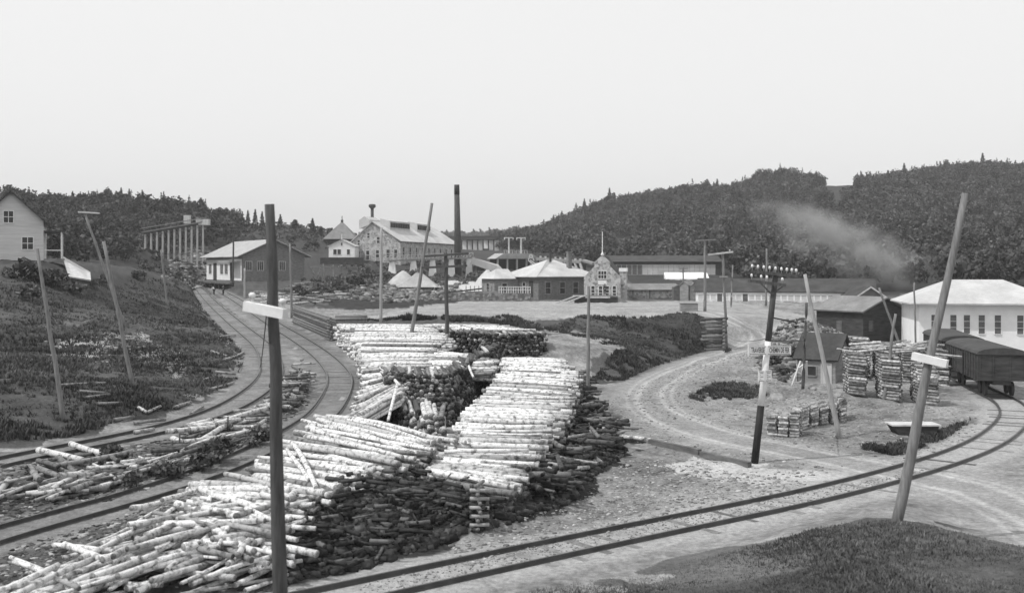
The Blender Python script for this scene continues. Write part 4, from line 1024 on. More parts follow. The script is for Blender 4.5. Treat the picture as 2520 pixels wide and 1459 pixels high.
# white cottage
fr, W, o = frame_px(809, 262, 873, 262, 10.1)
r, rf = gable('cottage', 'small white cottage with a bell shaped gable left of the stone mill', 'cottage', fr, o, W, 8, 2.4, 1.5, 'whitewash', 'roof_pale', 'y', .25, .6)
for u, w_ in ((1.5, .8), (2.5, .8), (4.7, .7)): window(r, fr, 'f', u, .5, w_, 1.2, (W, 8), 1, 1)
window(r, fr, 'f', W / 2, 2.6, .35, .7, (W, 8), 1, 1)
m = MB(fr); m.box(W / 2 - .08, W / 2 + .08, -.1, .06, 3.9, 5.4); m.build('finial', 'white_paint', r)
root = thing('board_wall', fr(1, -2.5, -1.2), 'dark board wall on the bank below the white cottage', 'wall')
ms(fr, 'boards', 'board_dark', root, (-1.6, W + 2.5, -2.6, -2.3, -2.6, -.35)); ms(fr, 'cap', 'board_mid', root, (-1.7, W + 2.6, -2.7, -2.2, -.348, -.2))

# stone mill
ux = Vector((0.98, 0.2)); oM = at(868, 640, 270); fr = frame((oM.x, oM.y, oM.z - .5), ux); W = 12.6; DM = 42
uyl = Vector((0.28, 0.96)).normalized()
frm = frame((oM.x, oM.y, oM.z - .5), Vector((uyl.y, -uyl.x)))
fr = frm
r, rf = gable('stone_mill', 'large rubble stone mill with pale roof, roof monitors and small arched windows', 'mill', fr, oM, W, DM, 5.2, 4.6, 'stone', 'roof_pale', 'y', .5, 2, peak=.42)
for u, z, w_, h_ in ((1.6, 1.1, .7, 1.5), (4.0, .6, .8, 2.2), (6.6, 1.1, .8, 1.8), (9.4, 1.1, .8, 1.9), (11.4, 1.1, .8, 1.9), (1.6, 4.2, .6, 1.1), (4.2, 5.9, .6, 1.2), (6.8, 4.6, .7, 1.5)):
    window(r, fr, 'f', u, z, w_, h_, (W, DM), 1, 2, fm='concrete', fw=.2)
door(r, fr, 'f', 6.6, -1.2, 1.2, 1.4, (W, DM), 'black_paint')
for i in range(9):
    window(r, fr, 'r', 2 + i * 4.4, 1.2, .9, 2.4, (W, DM), 1, 2, fm='concrete', fw=.2)
sr = 4.6 / (W * .58)
for a, b_ in ((3.5, 17), (22, 32)):
    m = MB(fr); x0 = W * .42 + .5; x1 = W * .42 + 3.1
    m.prism([(x0, 9.8 - .5 * sr), (x1, 9.8 - 2.6 * sr - .4), (x1, 10.2), (x0, 10.8)], a, b_); mo = m.build('roof_monitor', 'roof_pale', r)
    m = MB(fr); n = int((b_ - a) / 1.6)
    for i in range(n): m.box(x1 + .01, x1 + .08, a + .4 + i * 1.6, a + 1.75 + i * 1.6, 8.6, 9.8)
    m.build('window', 'glass', mo)
m = MB(fr); m.prism([(1.6, 8.2), (4.3, 9.2), (4.3, 10.4), (3.0, 11.2), (1.6, 10.3)], .2, 7); m.build('penthouse', 'roof_pale', r)
# stacks of the mill
c = at(916, 560, 285)
root = thing('mill_stack', Vector((c.x, c.y, c.z - 3)), 'short dark mill stack with a bulbous spark arrester top', 'chimney')
m = MB(); m.tube([c - Vector((0, 0, 3)), c + Vector((0, 0, 5.0))], [.42, .4], 14); m.build('pipe', 'steel', root, True)
m = MB(); m.tube([c + Vector((0, 0, k)) for k in (4.9, 5.25, 5.6, 6.0, 6.05)], [.42, .85, .95, .8, .5], 14); m.build('spark_arrester', 'steel', root, True)
c = at(1549 * .65625 * 1.0, 585, 310)
root = thing('roof_vent_stack', c, 'thin dark vent pipe above the far end of the mill roof', 'vent pipe')
m = MB(); m.tube([c - Vector((0, 0, 2)), c + Vector((0, 0, 4))], [.28, .26], 10); m.build('pipe', 'steel', root, True)
m = MB(); m.tube([c + Vector((0, 0, 4)), c + Vector((0, 0, 4.25))], [.36, .36], 10); m.build('cap', 'steel', root, True)
# dark gable of a building behind the mill
fr, W, o = frame_px(1042, 330, 1072, 335, at(0, 600, 330).z)
r, rf = gable('back_building', 'dark roofed building just showing behind the far end of the stone mill', 'building', fr, o, W, 10, 2.6, 2.0, 'board_mid', 'roof_dark', 'x', .4, 3)

# tall steel stack
c = at(1127, 694, 262)
root = thing('tall_chimney', c, 'tall slender dark steel chimney rising far above the mill buildings', 'chimney')
hgt = (694 - 455) / F * 262
m = MB(); m.tube([c - Vector((0, 0, 1)), c + Vector((-.1, 0, hgt * .5)), c + Vector((-.25, 0, hgt * .9))], [.92, .78, .62], 20); m.build('shaft', 'steel', root, True)
m = MB(); m.tube([c + Vector((-.25, 0, hgt * .9)), c + Vector((-.28, 0, hgt))], [.66, .62], 20); m.build('top_section', 'black_paint', root, True)

# dam with timber deck behind the chimney
A_, B_ = at(1062, 600, 470), at(1226, 600, 450)
root = thing('dam', at(1140, 625, 460), 'far pale dam face under a long dark timber deck behind the chimney', 'dam')
m = MB(); m.beam(at(1050, 586.5, 470), at(1228, 585, 452), 3.5, 1.5); m.build('deck', 'board_dark', root)
m = MB(); m.beam(at(1050, 583, 468), at(1228, 581.5, 450), .3, .3); m.build('handrail', 'board_dark', root)
for i in range(13):
    u = i / 12; p = at(lerp(1064, 1222, u), 591, lerp(469, 452, u))
    m = MB(); w_ = 1.7; hh = R.uniform(3.2, 5.6)
    m.box(p.x - w_ / 2, p.x + w_ / 2, p.y - .3, p.y + .3, p.z - hh, p.z); m.build('gate_panel', R.choice(['roof_pale', 'concrete', 'board_pale', 'whitewash', 'board']), root)
m = MB(); m.beam(at(1062, 606, 473), at(1226, 604, 455), .6, 7.5); m.build('wall', 'board_mid', root)

# walkway on white piers in front of the mill
A_, B_ = at(952, 642, 252), at(1165, 634, 262)
root = thing('footbridge', at(1010, 662, 254), 'long light walkway with latticed parapets on white piers before the mill', 'footbridge')
m = MB(); m.beam(A_, B_, 2.0, .35); m.build('deck', 'board', root)
s = Vector((0, -1.0, 0))
m = MB(); m.beam(A_ + s + Vector((0, 0, 1.15)), B_ + s + Vector((0, 0, 1.15)), .12, .14)
for i in range(26):
    p = A_.lerp(B_, i / 25) + s; m.beam(p + Vector((0, 0, .18)), p + Vector((0, 0, 1.1)), .1, .1)
    if i < 25: m.beam(p + Vector((0, 0, .2)), A_.lerp(B_, (i + 1) / 25) + s + Vector((0, 0, 1.05)), .07, .07)
m.build('parapet', 'board_pale', root)
for t in (.06, .3, .52, .74, .95):
    p = A_.lerp(B_, t); g = gz(p.x, p.y) - .5
    m = MB(); m.add([(p.x - .55, p.y - .8, p.z - .2), (p.x + .55, p.y - .8, p.z - .2), (p.x + .55, p.y + .8, p.z - .2), (p.x - .55, p.y + .8, p.z - .2), (p.x - .95, p.y - 1.1, min(g, p.z - 2.4)), (p.x + .95, p.y - 1.1, min(g, p.z - 2.4)), (p.x + .95, p.y + 1.1, min(g, p.z - 2.4)), (p.x - .95, p.y + 1.1, min(g, p.z - 2.4))], [(0, 1, 2, 3), (7, 6, 5, 4), (4, 5, 1, 0), (5, 6, 2, 1), (6, 7, 3, 2), (7, 4, 0, 3)]); m.build('pier', 'whitewash', root)
# pale flume falling away to the right
root = thing('flume', at(1200, 660, 256), 'pale timber flume sloping down right from the walkway end', 'flume')
m = MB(); m.slab([at(1160, 640, 255), at(1165, 634, 263), at(1228, 652, 263), at(1222, 661, 255)], .4); m.slab([at(1222, 661.5, 255), at(1228, 652.5, 263), at(1242, 668, 262), at(1236, 676, 254)], .4); m.build('floor', 'roof_pale', root)
m = MB(); m.beam(at(1160, 641, 254.6), at(1222, 662, 254.6), .3, 1.6); m.beam(at(1222, 663, 254.6), at(1237, 677, 253.6), .3, 1.6); m.build('side_wall', 'concrete', root)
m = MB()
for px, py in ((1172, 646), (1190, 652), (1208, 658), (1226, 668)):
    p = at(px, py, 256); m.beam(p - Vector((0, 0, .4)), Vector((p.x, p.y, gz(p.x, p.y) - .5)), .4, .4)
m.build('trestle_posts', 'board_mid', root)
root = thing('sand_pile', at(1198, 706, 222), 'steep white heap of lime beside the hip roofed brick station', 'heap')
m = MB(); c = at(1200, 712, 232); n = 24
for k in range(1): 
    rings = [(4.6, -.6), (3.6, .5), (2.4, 1.9), (1.2, 3.2), (.3, 4.1)]
    v = [(c.x + math.cos(2 * math.pi * j / n) * rr_ * (1 + R.uniform(-.08, .08)), c.y + math.sin(2 * math.pi * j / n) * rr_, c.z + zz_) for rr_, zz_ in rings for j in range(n)]
    f = [(i * n + j, i * n + (j + 1) % n, (i + 1) * n + (j + 1) % n, (i + 1) * n + j) for i in range(4) for j in range(n)] + [tuple(4 * n + j for j in range(n))]
    m.add(v, f)
m.build('heap', 'sand', root, True)

# headgate platform with two T shaped posts
fr, W, o = frame_px(1222, 285, 1322, 290, at(0, 668, 285).z)
root = thing('gate_house', o, 'roofed open gate platform carrying two tall T shaped posts', 'gate house')
m = MB(fr); m.prism([(-.6, 3.3), (W + .6, 3.3), (W - 1.8, 4.7), (1.8, 4.7)], -.5, 5); m.build('roof', 'roof_light', root)
for i in range(5):
    ms(fr, 'post', 'concrete', root, (.2 + i * (W - .7) / 4, .6 + i * (W - .7) / 4, 0, .45, -2.5, 3.28))
ms(fr, 'back_wall', 'board_dark', root, (.1, W - .1, 4.2, 4.6, -2.5, 3.28))
for u in (.36, .66):
    x = W * u; ms(fr, 'hoist_post', 'white_paint', root, (x - .14, x + .14, 1.4, 1.68, 4.71, 8.7), (x - 1.3, x + 1.3, 1.42, 1.66, 8.702, 8.95), (x - 1.3, x - 1.15, 1.44, 1.64, 8.3, 8.7), (x + 1.15, x + 1.3, 1.44, 1.64, 8.3, 8.7))
    m = MB(fr); m.box(x - 1.6, x + 1.6, 1.0, 1.08, 5.5, 5.58)
    for k in range(5): m.box(x - 1.6 + k * .78, x - 1.52 + k * .78, 1.0, 1.08, 4.71, 5.5)
    m.build('railing', 'board_pale', root)
root = thing('a_frame', at(1306, 640, 286), 'small white A shaped timber frame beside the gate platform', 'frame')
for a, b_ in (((1300, 641), (1305, 626)), ((1314, 641), (1308, 626)), ((1302, 634), (1312, 634)), ((1300, 641), (1330, 664)), ((1304, 640), (1334, 660))):
    m = MB(); m.beam(at(*a, 285), at(*b_, 285), .22, .22); m.build('timber', 'white_paint', root)
# buttressed timber dam
root = thing('buttress_dam', at(1390, 672, 270), 'timber dam with a row of slanting buttresses behind the hip roof', 'dam')
m = MB(); m.beam(at(1325, 637, 288), at(1436, 645, 262), 1.6, .7); m.build('crest', 'board', root)
m = MB(); m.beam(at(1325, 650, 291), at(1440, 662, 265), .4, 5.5); m.build('back_wall', 'board_dark', root)
for i in range(9):
    t = i / 8; p = at(lerp(1330, 1428, t), lerp(640, 648, t), lerp(286, 262, t))
    m = MB(); m.beam(p, p + Vector((.6, -.3, -2.2)), .55, .55); m.beam(p + Vector((.6, -.3, -2.1)), p + Vector((2.2, -1.6, -5.4)), .5, .5); m.build('buttress', 'board_pale', root)
    m = MB(); q = p + Vector((0, 0, .36)); m.box(q.x - .25, q.x + .25, q.y - .3, q.y + .3, q.z, q.z + .75); m.build('gate_post', 'board_pale', root)
m = MB(); m.beam(at(1436, 641, 262), at(1462, 649, 250), 1.0, .5)
tag(m.build('plank_chute', 'board', None, False, at(1436, 641, 262)), 'short plank chute running from the timber dam behind the stone gable', 'chute')

# hip roofed brick station
oB = at(1325, 731, 184)
u2 = Vector((0.86, 0.51)).normalized()      # along its shaded right hand front
frB = frame((oB.x, oB.y, oB.z), u2); W, D = 11.6, 11.0
root = thing('brick_station', oB, 'low brick building with a wide pale hip roof and one chimney', 'station', None)
WB, DB, HB = W, D, 3.3
m = MB(frB); m.box(0, W, 0, D, -1, HB); m.build('wall', 'brick', root)
m = MB(frB); ov = .75; t = .16
v = [(-ov, -ov, HB), (W + ov, -ov, HB), (W + ov, D + ov, HB), (-ov, D + ov, HB), (-ov, -ov, HB + t), (W + ov, -ov, HB + t), (W + ov, D + ov, HB + t), (-ov, D + ov, HB + t), (W * .42, D * .45, HB + 3.0), (W * .6, D * .55, HB + 3.0)]
m.add(v, [(3, 2, 1, 0), (0, 1, 5, 4), (1, 2, 6, 5), (2, 3, 7, 6), (3, 0, 4, 7), (4, 5, 9, 8), (5, 6, 9), (6, 7, 8, 9), (7, 4, 8)]); rf = m.build('roof', 'roof_pale', root)
m = MB(frB); m.box(W * .66, W * .66 + .7, 2.4, 3.1, HB + .9, HB + 4.2); m.box(W * .66 - .08, W * .66 + .78, 2.32, 3.18, HB + 4.2, HB + 4.4); m.build('chimney', 'brick', rf)
m = MB(frB); m.box(W * .45, W * .45 + .3, 4.5, 4.8, HB + 2.6, HB + 4.0); m.build('vent', 'steel', rf)
for u in (1.9, 4.8, 7.5, 10.0): window(root, frB, 'f', u, .55, .95, 1.9, (W, D), 1, 2, fm='brick_pale', fw=.14)
for u in (4.6, 7.6): window(root, frB, 'l', u, .55, .9, 1.8, (W, D), 1, 3, fm='concrete', fw=.12)
door(root, frB, 'l', 2.3, 0.02, 1.1, 2.6, (W, D), 'board_dark')
# its left hand wing
fr2 = frame(frB(-4.8, D - 4.5, 0), u2)
m = MB(fr2); m.box(0, 4.79, 0, 4.4, -1, 3.0); m.build('wing_wall', 'brick_pale', root)
m = MB(fr2); v = [(-.6, -.6, 3.02), (4.0, -.6, 3.02), (4.0, 5, 3.02), (-.6, 5, 3.02), (1.6, 2.2, 4.7), (4.0, 2.2, 4.7)]
m.add(v, [(3, 2, 1, 0), (0, 1, 5, 4), (1, 2, 5), (2, 3, 4, 5), (3, 0, 4)]); m.build('wing_roof', 'roof_pale', root)
window(root, fr2, 'l', 2.2, .6, .9, 1.6, (4.79, 4.4), 1, 3, fm='concrete', fw=.12); window(root, fr2, 'f', 2.0, .6, .9, 1.6, (4.79, 4.4), 1, 3, fm='concrete', fw=.12)

# low retaining wall with railing before the station
A_, B_ = at(1112, 729, 178), at(1306, 731, 176)
root = thing('retaining_wall', A_, 'long low rubble retaining wall with a pale rail before the brick station', 'wall')
m = MB(); m.beam(A_ + Vector((0, 0, -.2)), B_ + Vector((0, 0, -.2)), .8, 1.6); m.build('wall', 'stone_dark', root)
m = MB()
for i in range(14):
    p = at(lerp(1228, 1305, i / 13), 722, 177); m.beam(p, p + Vector((0, 0, 1.15)), .1, .1)
m.beam(at(1226, 705.5, 177), at(1306, 706.5, 177), .1, .1); m.beam(at(1226, 713, 177), at(1306, 713.5, 177), .07, .07)
m.build('railing', 'white_paint', root)
root = thing('plank_dock', at(1190, 720, 186), 'low dock with short posts and a long dark gangplank by the pale yard', 'dock')
m = MB(); m.beam(at(1145, 719, 186), at(1225, 718.5, 186), 1.4, .3); m.build('deck', 'board', root)
for i in range(8):
    p = at(1147 + i * 10.5, 718, 186); m = MB(); m.beam(p - Vector((0, 0, 1)), p + Vector((0, 0, 1.0)), .12, .12); m.build('post', 'board_mid', root)
m = MB(); m.beam(at(1102, 720, 184.6), at(1187, 710, 184.6), .4, .25); m.build('gangplank', 'board_dark', root)
# pale hip roof hut in the yard
fr, W, o = frame_px(986, 212, 1070, 212, at(0, 718, 212).z)
root = thing('low_hut', o, 'low hut almost hidden under a ribbed pale hip roof', 'hut')
ms(fr, 'wall', 'board_mid', root, (.5, W - .5, .5, 5, -.6, .85))
m = MB(fr); v = [(-.5, -.3, .9), (W + .5, -.3, .9), (W + .5, 6, .9), (-.5, 6, .9), (W * .42, 2.8, 3.7), (W * .62, 2.8, 3.5)]; m.add(v, [(3, 2, 1, 0), (0, 1, 5, 4), (1, 2, 5), (2, 3, 4, 5), (3, 0, 4)]); m.build('roof', 'roof_light', root)
c = at(992, 702, 226)
m = MB(); n = 20
rings = [(4.4, -1.2), (3.2, .3), (1.9, 1.7), (.7, 2.7), (.15, 3.0)]
v = [(c.x + math.cos(2 * math.pi * j / n) * a * (1 + R.uniform(-.08, .08)), c.y + math.sin(2 * math.pi * j / n) * a, c.z + b_) for a, b_ in rings for j in range(n)]
m.add(v, [(i * n + j, i * n + (j + 1) % n, (i + 1) * n + (j + 1) % n, (i + 1) * n + j) for i in range(4) for j in range(n)] + [tuple(4 * n + j for j in range(n))])
tag(m.build('sand_pile', 'sand', None, True, c), 'pale pointed heap of sand left of the ribbed hip roof hut', 'heap')

# stone office with shaped gable
oO = at(1440, 733, 180); u3 = Vector((0.975, -0.22)).normalized()
frO = frame((oO.x, oO.y, oO.z), u3); W, D = 5.7, 7.0
r, rf = gable('stone_office', 'small stone office with a steep shaped gable, white windows and flagpole', 'office', frO, oO, W, D, 3.4, 3.3, 'stone', 'roof_dark', 'y', -.25, 1, gover=-.35)
m = MB(frO); m.prism([(-.15, -.9), (W + .15, -.9), (W + .15, 3.4), (W * .72, 5.2), (W * .72, 5.9), (W * .5, 7.0), (W * .28, 5.9), (W * .28, 5.2), (-.15, 3.4)], -.35, .28); m.build('front_gable', 'stone', r)
fo = lambda x, y, z: frO(x, y - .352, z)
for u in (1.35, 2.6, 3.7): window(r, fo, 'f', u, .25, .55, 1.7, (W, D), 1, 3, fm='white_paint', fw=.09)
window(r, fo, 'f', 4.85, .25, .55, 1.7, (W, D), 1, 3, fm='white_paint', fw=.09)
window(r, fo, 'f', 2.9, 3.2, 1.35, 1.2, (W, D), 3, 2, fm='white_paint', fw=.09)
m = MB(fo); m.box(2.2, 3.6, -.05, .0, 2.2, 2.85); m.build('name_board', 'white_paint', r)
door(r, fo, 'f', .45, .05, .7, 2.1, (W, D), 'board_pale')
m = MB(); b_ = frO(W / 2, -.05, 6.95); m.tube([b_ + Vector((0, 0, k)) for k in (0, .25, .5, 1.0, 3.9)], [.32, .22, .1, .07, .035], 8); m.build('flagpole', 'white_paint', r, True)
ms(frO, 'side_chimney', 'stone', r, (W - .1, W + 1.0, .6, 2.0, -.9, 4.3)); ms(frO, 'chimney_cap', 'white_paint', r, (W - .2, W + 1.1, .5, 2.1, 4.302, 4.9))

# loading platform before the office
A_ = at(1405, 757, 163)
fr, W, o = frame_px(1402, 163, 1520, 163, gz(A_.x + 3, 163))
root = thing('loading_platform', o, 'dark low loading platform with two pale skids before the stone office', 'platform')
ms(fr, 'deck', 'board_mid', root, (0.6, W, 0, 6, .85, 1.05)); ms(fr, 'front', 'board_dark', root, (.7, W - .1, .12, .3, -.6, .846)); ms(fr, 'edge_beam', 'board_pale', root, (2.3, 6.0, -.06, -.005, .75, 1.0))
m = MB(); m.beam(fr(.9, -.8, 1.1), fr(-2.2, -2.2, .05), .2, .16); m.beam(fr(2.0, -.9, 1.1), fr(-.9, -2.4, .05), .2, .16); m.build('skid', 'board_pale', root)
ms(fr, 'skid_head', 'board_pale', root, (.5, 2.3, -1.0, -.1, 1.052, 1.16))
m = MB(fr); m.add([(W + .02, .2, 1.0), (W + 2.2, .2, -.2), (W + 2.2, 4, -.2), (W + .02, 4, 1.0), (W + .02, .2, -.4), (W + .02, 4, -.4)], [(0, 1, 2, 3), (0, 4, 1), (3, 2, 5), (0, 3, 5, 4)]); m.build('ramp', 'board', root)
root = thing('bench_trestle', at(1530, 730, 172), 'small dark saw trestle on the ground right of the office', 'trestle')
c = on(1531, 731)
m = MB(); m.box(c.x - .6, c.x + .6, c.y - .1, c.y + .1, c.z + .55, c.z + .75); m.build('top', 'board_dark', root)
for a in (-.5, .5):
    for b_ in (-.3, .3):
        m = MB(); m.beam((c.x + a, c.y, c.z + .55), (c.x + a, c.y + b_, c.z - .1), .1, .1); m.build('leg', 'board_dark', root)

# low stone store with dark roof
fr, W, o = frame_px(1524, 186, 1668, 188, 1.9)
r, rf = gable('stone_store', 'long low stone store under a dark sagging roof right of the office', 'store', fr, o, W, 5, 1.9, .85, 'stone', 'roof_grey', 'x', .5, 1)
for u in (2.3, 5.3): ms(fr, 'buttress', 'board_mid', r, (u, u + .18, -.12, -.01, -.5, 1.95))
m = MB()
for k in range(3): m.beam(fr(2.2, -.5, .3 + k * .35), fr(5.0, -.5, .15 + k * .3), .08, .12)
m.beam(fr(2.1, -.6, -.4), fr(2.1, -.6, 1.5), .1, .1); m.beam(fr(4.6, -.6, -.4), fr(4.6, -.6, 1.2), .1, .1)
tag(m.build('rail_fence', 'board', None, False, fr(2.1, -.6, 0)), 'short broken three rail fence before the low stone store', 'fence')
# outhouse pair
fr, W, o = frame_px(1673, 178, 1713, 176, gz(at(1690, 740, 177).x, 177))
r, rf = gable('plank_shed', 'narrow grey plank shed with a small gable beside the low stone store', 'shed', fr, o, W * .52, 2.2, 2.5, .6, 'board', 'roof_grey', 'y', .15, .5)
fr5 = frame(fr(-1.5, .5, 0), Vector((1, 0)))
r, rf = gable('plank_shed', 'darker plank shed tucked between the stone store and the gabled shed', 'shed', fr5, fr5(0, 0, 0), 1.45, 1.8, 2.1, .35, 'board_mid', 'roof_grey', 'y', .05, .5)
fr5 = frame(fr(W * .52 + .2, .3, 0), Vector((1, 0)))
r, rf = gable('plank_shed', 'grey plank shed right of the narrow gabled one', 'shed', fr5, fr5(0, 0, 0), 1.2, 2.0, 2.3, .5, 'board', 'roof_grey', 'y', .12, .5)
c = on(1695, 766)
root = thing('crate', c, 'lone grey plank box on the terrace edge above the log crib', 'box')
m = MB(); m.box(c.x - .95, c.x + .95, c.y - .5, c.y + .5, c.z - .1, c.z + .85); m.build('box', 'board', root)
ms(None, 'lid', 'board_mid', root, (c.x - 1.0, c.x + 1.0, c.y - .55, c.y + .55, c.z + .853, c.z + .91))
c = on(1540, 725)
m = MB(); m.beam(on(1532, 722) + Vector((0, 0, 0)), on(1537, 729) + Vector((0, 0, 1.2)), .35, .1)

# long machine hall with glazed clerestory
zb = at(0, 690, 232).z
fr, W, o = frame_px(1500, 236, 1775, 236, zb)
r, rf = gable('machine_hall', 'long dark roofed hall with a tall glazed band behind the stone office', 'hall', fr, o, W, 14, 3.9, 1.3, 'board_dark', 'roof_dark', 'x', .4, 2)
for i in range(20):
    window(r, fr, 'f', .9 + i * (W - 1.6) / 20, 1.2, (W - 2) / 20 - .12, 2.1, (W, 14), 1, 1, fm='board_pale', pm='roof_pale' if i > 5 else 'board_mid', fw=.05)
fr6 = frame(fr(0, -9, -2.6), Vector((1, 0)))
m = MB(); m.slab([fr6(-.4, -.6, 1.6), fr6(W + .6, -.6, 1.6), fr6(W + .6, 8.9, 3.7), fr6(-.4, 8.9, 3.7)], .14); m.build('lean_to_roof', 'roof_dark', r)
ms(fr6, 'lean_to_wall', 'board_mid', r, (0, W, 0, .25, -2, 1.38))
# white dormer on the lean-to
a = (1625 - 1500) / 275 * W; b2 = (1728 - 1500) / 275 * W
m = MB(fr6); m.prism_x([(-.1, 1.3), (1.7, 1.3), (4.2, 3.4), (1.2, 3.9)][:0] or [(.2, 1.6), (.2, 3.0), (3.4, 4.3), (3.4, 2.2)], a, b2); dm = m.build('dormer', 'whitewash', r)
m = MB(fr6)
for i in range(8): u = lerp(a + .4, b2 - 1.5, i / 7); m.box(u, u + .75, .15, .195, 2.15, 2.7)
m.build('dormer_window', 'glass', dm)
# long low white building
zb = at(0, 745, 172).z
fr, W, o = frame_px(1712, 174, 2152, 166, zb)
r, rf = gable('long_shed', 'very long low shed with a white front and dark roof behind the sheds', 'long shed', fr, o, W, 9, 1.75, 1.9, 'whitewash', 'roof_dark', 'x', .35, .25, gover=.3)
for i in range(26):
    if i in (3, 7): door(r, fr, 'f', .8 + i * (W - 1.2) / 26, 0.02, .6, 1.3, (W, 9), 'board_mid')
    else: window(r, fr, 'f', .8 + i * (W - 1.2) / 26, .45, .75, .8, (W, 9), 1, 1, fm='whitewash', pm='roof_pale', fw=.06)
ms(fr, 'foundation', 'stone_dark', r, (0.02, W - .02, .03, 8.97, -2.5, -.252))
fr, W, o = frame_px(2090, 160, 2194, 160, 1.6)
r, rf = gable('end_shed', 'low gabled shed with pale barge boards closing the right end of the long white shed', 'shed', fr, o, W, 9, 1.0, 2.05, 'board_mid', 'roof_dark', 'y', .3, .6, gover=.3)
m = MB(fr); m.prism([(-.35, .75), (-.35, .98), (W / 2, 3.27), (W / 2, 3.02)], -.36, -.305); m.prism([(W / 2 + .003, 3.02), (W / 2 + .003, 3.27), (W + .35, .98), (W + .35, .75)], -.36, -.305); m.build('barge_board', 'board_pale', r)
window(r, fr, 'f', W / 2, .9, .7, .9, (W, 9), 1, 1, fm='board', pm='glass', fw=.07)
# dark shed in front of it
oD = Vector((30.3, 109.2, .45)); fr = frame(oD, (.5, -.87)); W = 6.0; DD = 5.8
r, rf = gable('dark_shed', 'big dark tarred shed with a low gable end towards the viewer', 'shed', fr, oD, W, DD, 3.1, 1.15, 'board_dark', 'roof_grey', 'x', .5, 1.2, gover=.4)
window(r, fr, 'r', 1.0, 1.2, .5, .9, (W, DD), 1, 1, fm='board_mid', pm='board_mid', fw=.05)
window(r, fr, 'f', 3.0, 1.0, .6, 1.0, (W, DD), 1, 1, fm='board_mid', pm='board_mid', fw=.05)
# small shed at the foot of the bank
fr, W, o = frame_px(1962, 74, 2056, 72.5, gz(19.3, 73))
r, rf = gable('small_shed', 'small shed with a dark steep roof at the foot of the rock bank', 'shed', fr, o, W, 3.2, 1.75, 1.45, 'board', 'roof_dark', 'x', .25, .6)
window(r, fr, 'f', 1.0, .6, .6, .6, (W, 3.2), 1, 1, fm='board', pm='glass', fw=.06)
door(r, fr, 'f', 2.0, 0, .6, 1.4, (W, 3.2), 'board_pale'); window(r, fr, 'f', .35, 0, .08, 1.5, (W, 3.2), 1, 1, fm='board_pale', pm='board_pale', fw=.03, name='corner_board')
root = thing('leaning_ladder', on(1952, 945), 'pale boards propped against the left corner of the small shed', 'boards')
for a, b_ in (((1948, 950), (1970, 888)), ((1966, 905), (1980, 895)), ((1985, 888), (1986, 930))):
    m = MB(); m.beam(at(*a, 71.6), at(*b_, 72), .12, .05); m.build('board', 'board_pale', root)
c = on(1963, 944)
root = thing('wheel', c, 'small pale iron wheel lying against the shed foot', 'wheel')
m = MB(); n = 20
for k in range(n):
    a0, a1 = 2 * math.pi * k / n, 2 * math.pi * (k + 1) / n
    m.beam((c.x + .34 * math.cos(a0), c.y, c.z + .4 + .34 * math.sin(a0)), (c.x + .34 * math.cos(a1), c.y, c.z + .4 + .34 * math.sin(a1)), .1, .1)
m.build('rim', 'board_pale', root)
m = MB(); m.beam((c.x - .3, c.y, c.z + .4), (c.x + .3, c.y, c.z + .4), .05, .05); m.beam((c.x, c.y, c.z + .1), (c.x, c.y, c.z + .7), .05, .05); m.build('spokes', 'steel', root)
c = on(1975, 712 + 245)

# whitewashed house at the right edge
fr, W, o = frame_px(2262, 95, 2600, 93, .4)
H_ = 4.1
r = thing('white_house', o, 'whitewashed house with a pale hip roof and tall windows at the right edge', 'house')
ms(fr, 'wall', 'whitewash', r, (0, W, 0, 9, -1, H_))
m = MB(fr); v = [(-.9, -.9, H_), (W + .9, -.9, H_), (W + .9, 9.9, H_), (-.9, 9.9, H_), (-.9, -.9, H_ + .12), (W + .9, -.9, H_ + .12), (W + .9, 9.9, H_ + .12), (-.9, 9.9, H_ + .12), (3.2, 4.5, H_ + 2.1), (W - 3.2, 4.5, H_ + 2.1)]
m.add(v, [(3, 2, 1, 0), (0, 1, 5, 4), (1, 2, 6, 5), (2, 3, 7, 6), (3, 0, 4, 7), (4, 5, 9, 8), (5, 6, 9), (6, 7, 8, 9), (7, 4, 8)]); m.build('roof', 'roof_pale', r)
for u in (1.25, 2.8, 3.9, 5.1, 6.4, 8.2, 9.8): window(r, fr, 'f', u, 1.6, .5, 1.6, (W, 9), 1, 3, fm='whitewash', pm='board_mid', fw=.05)
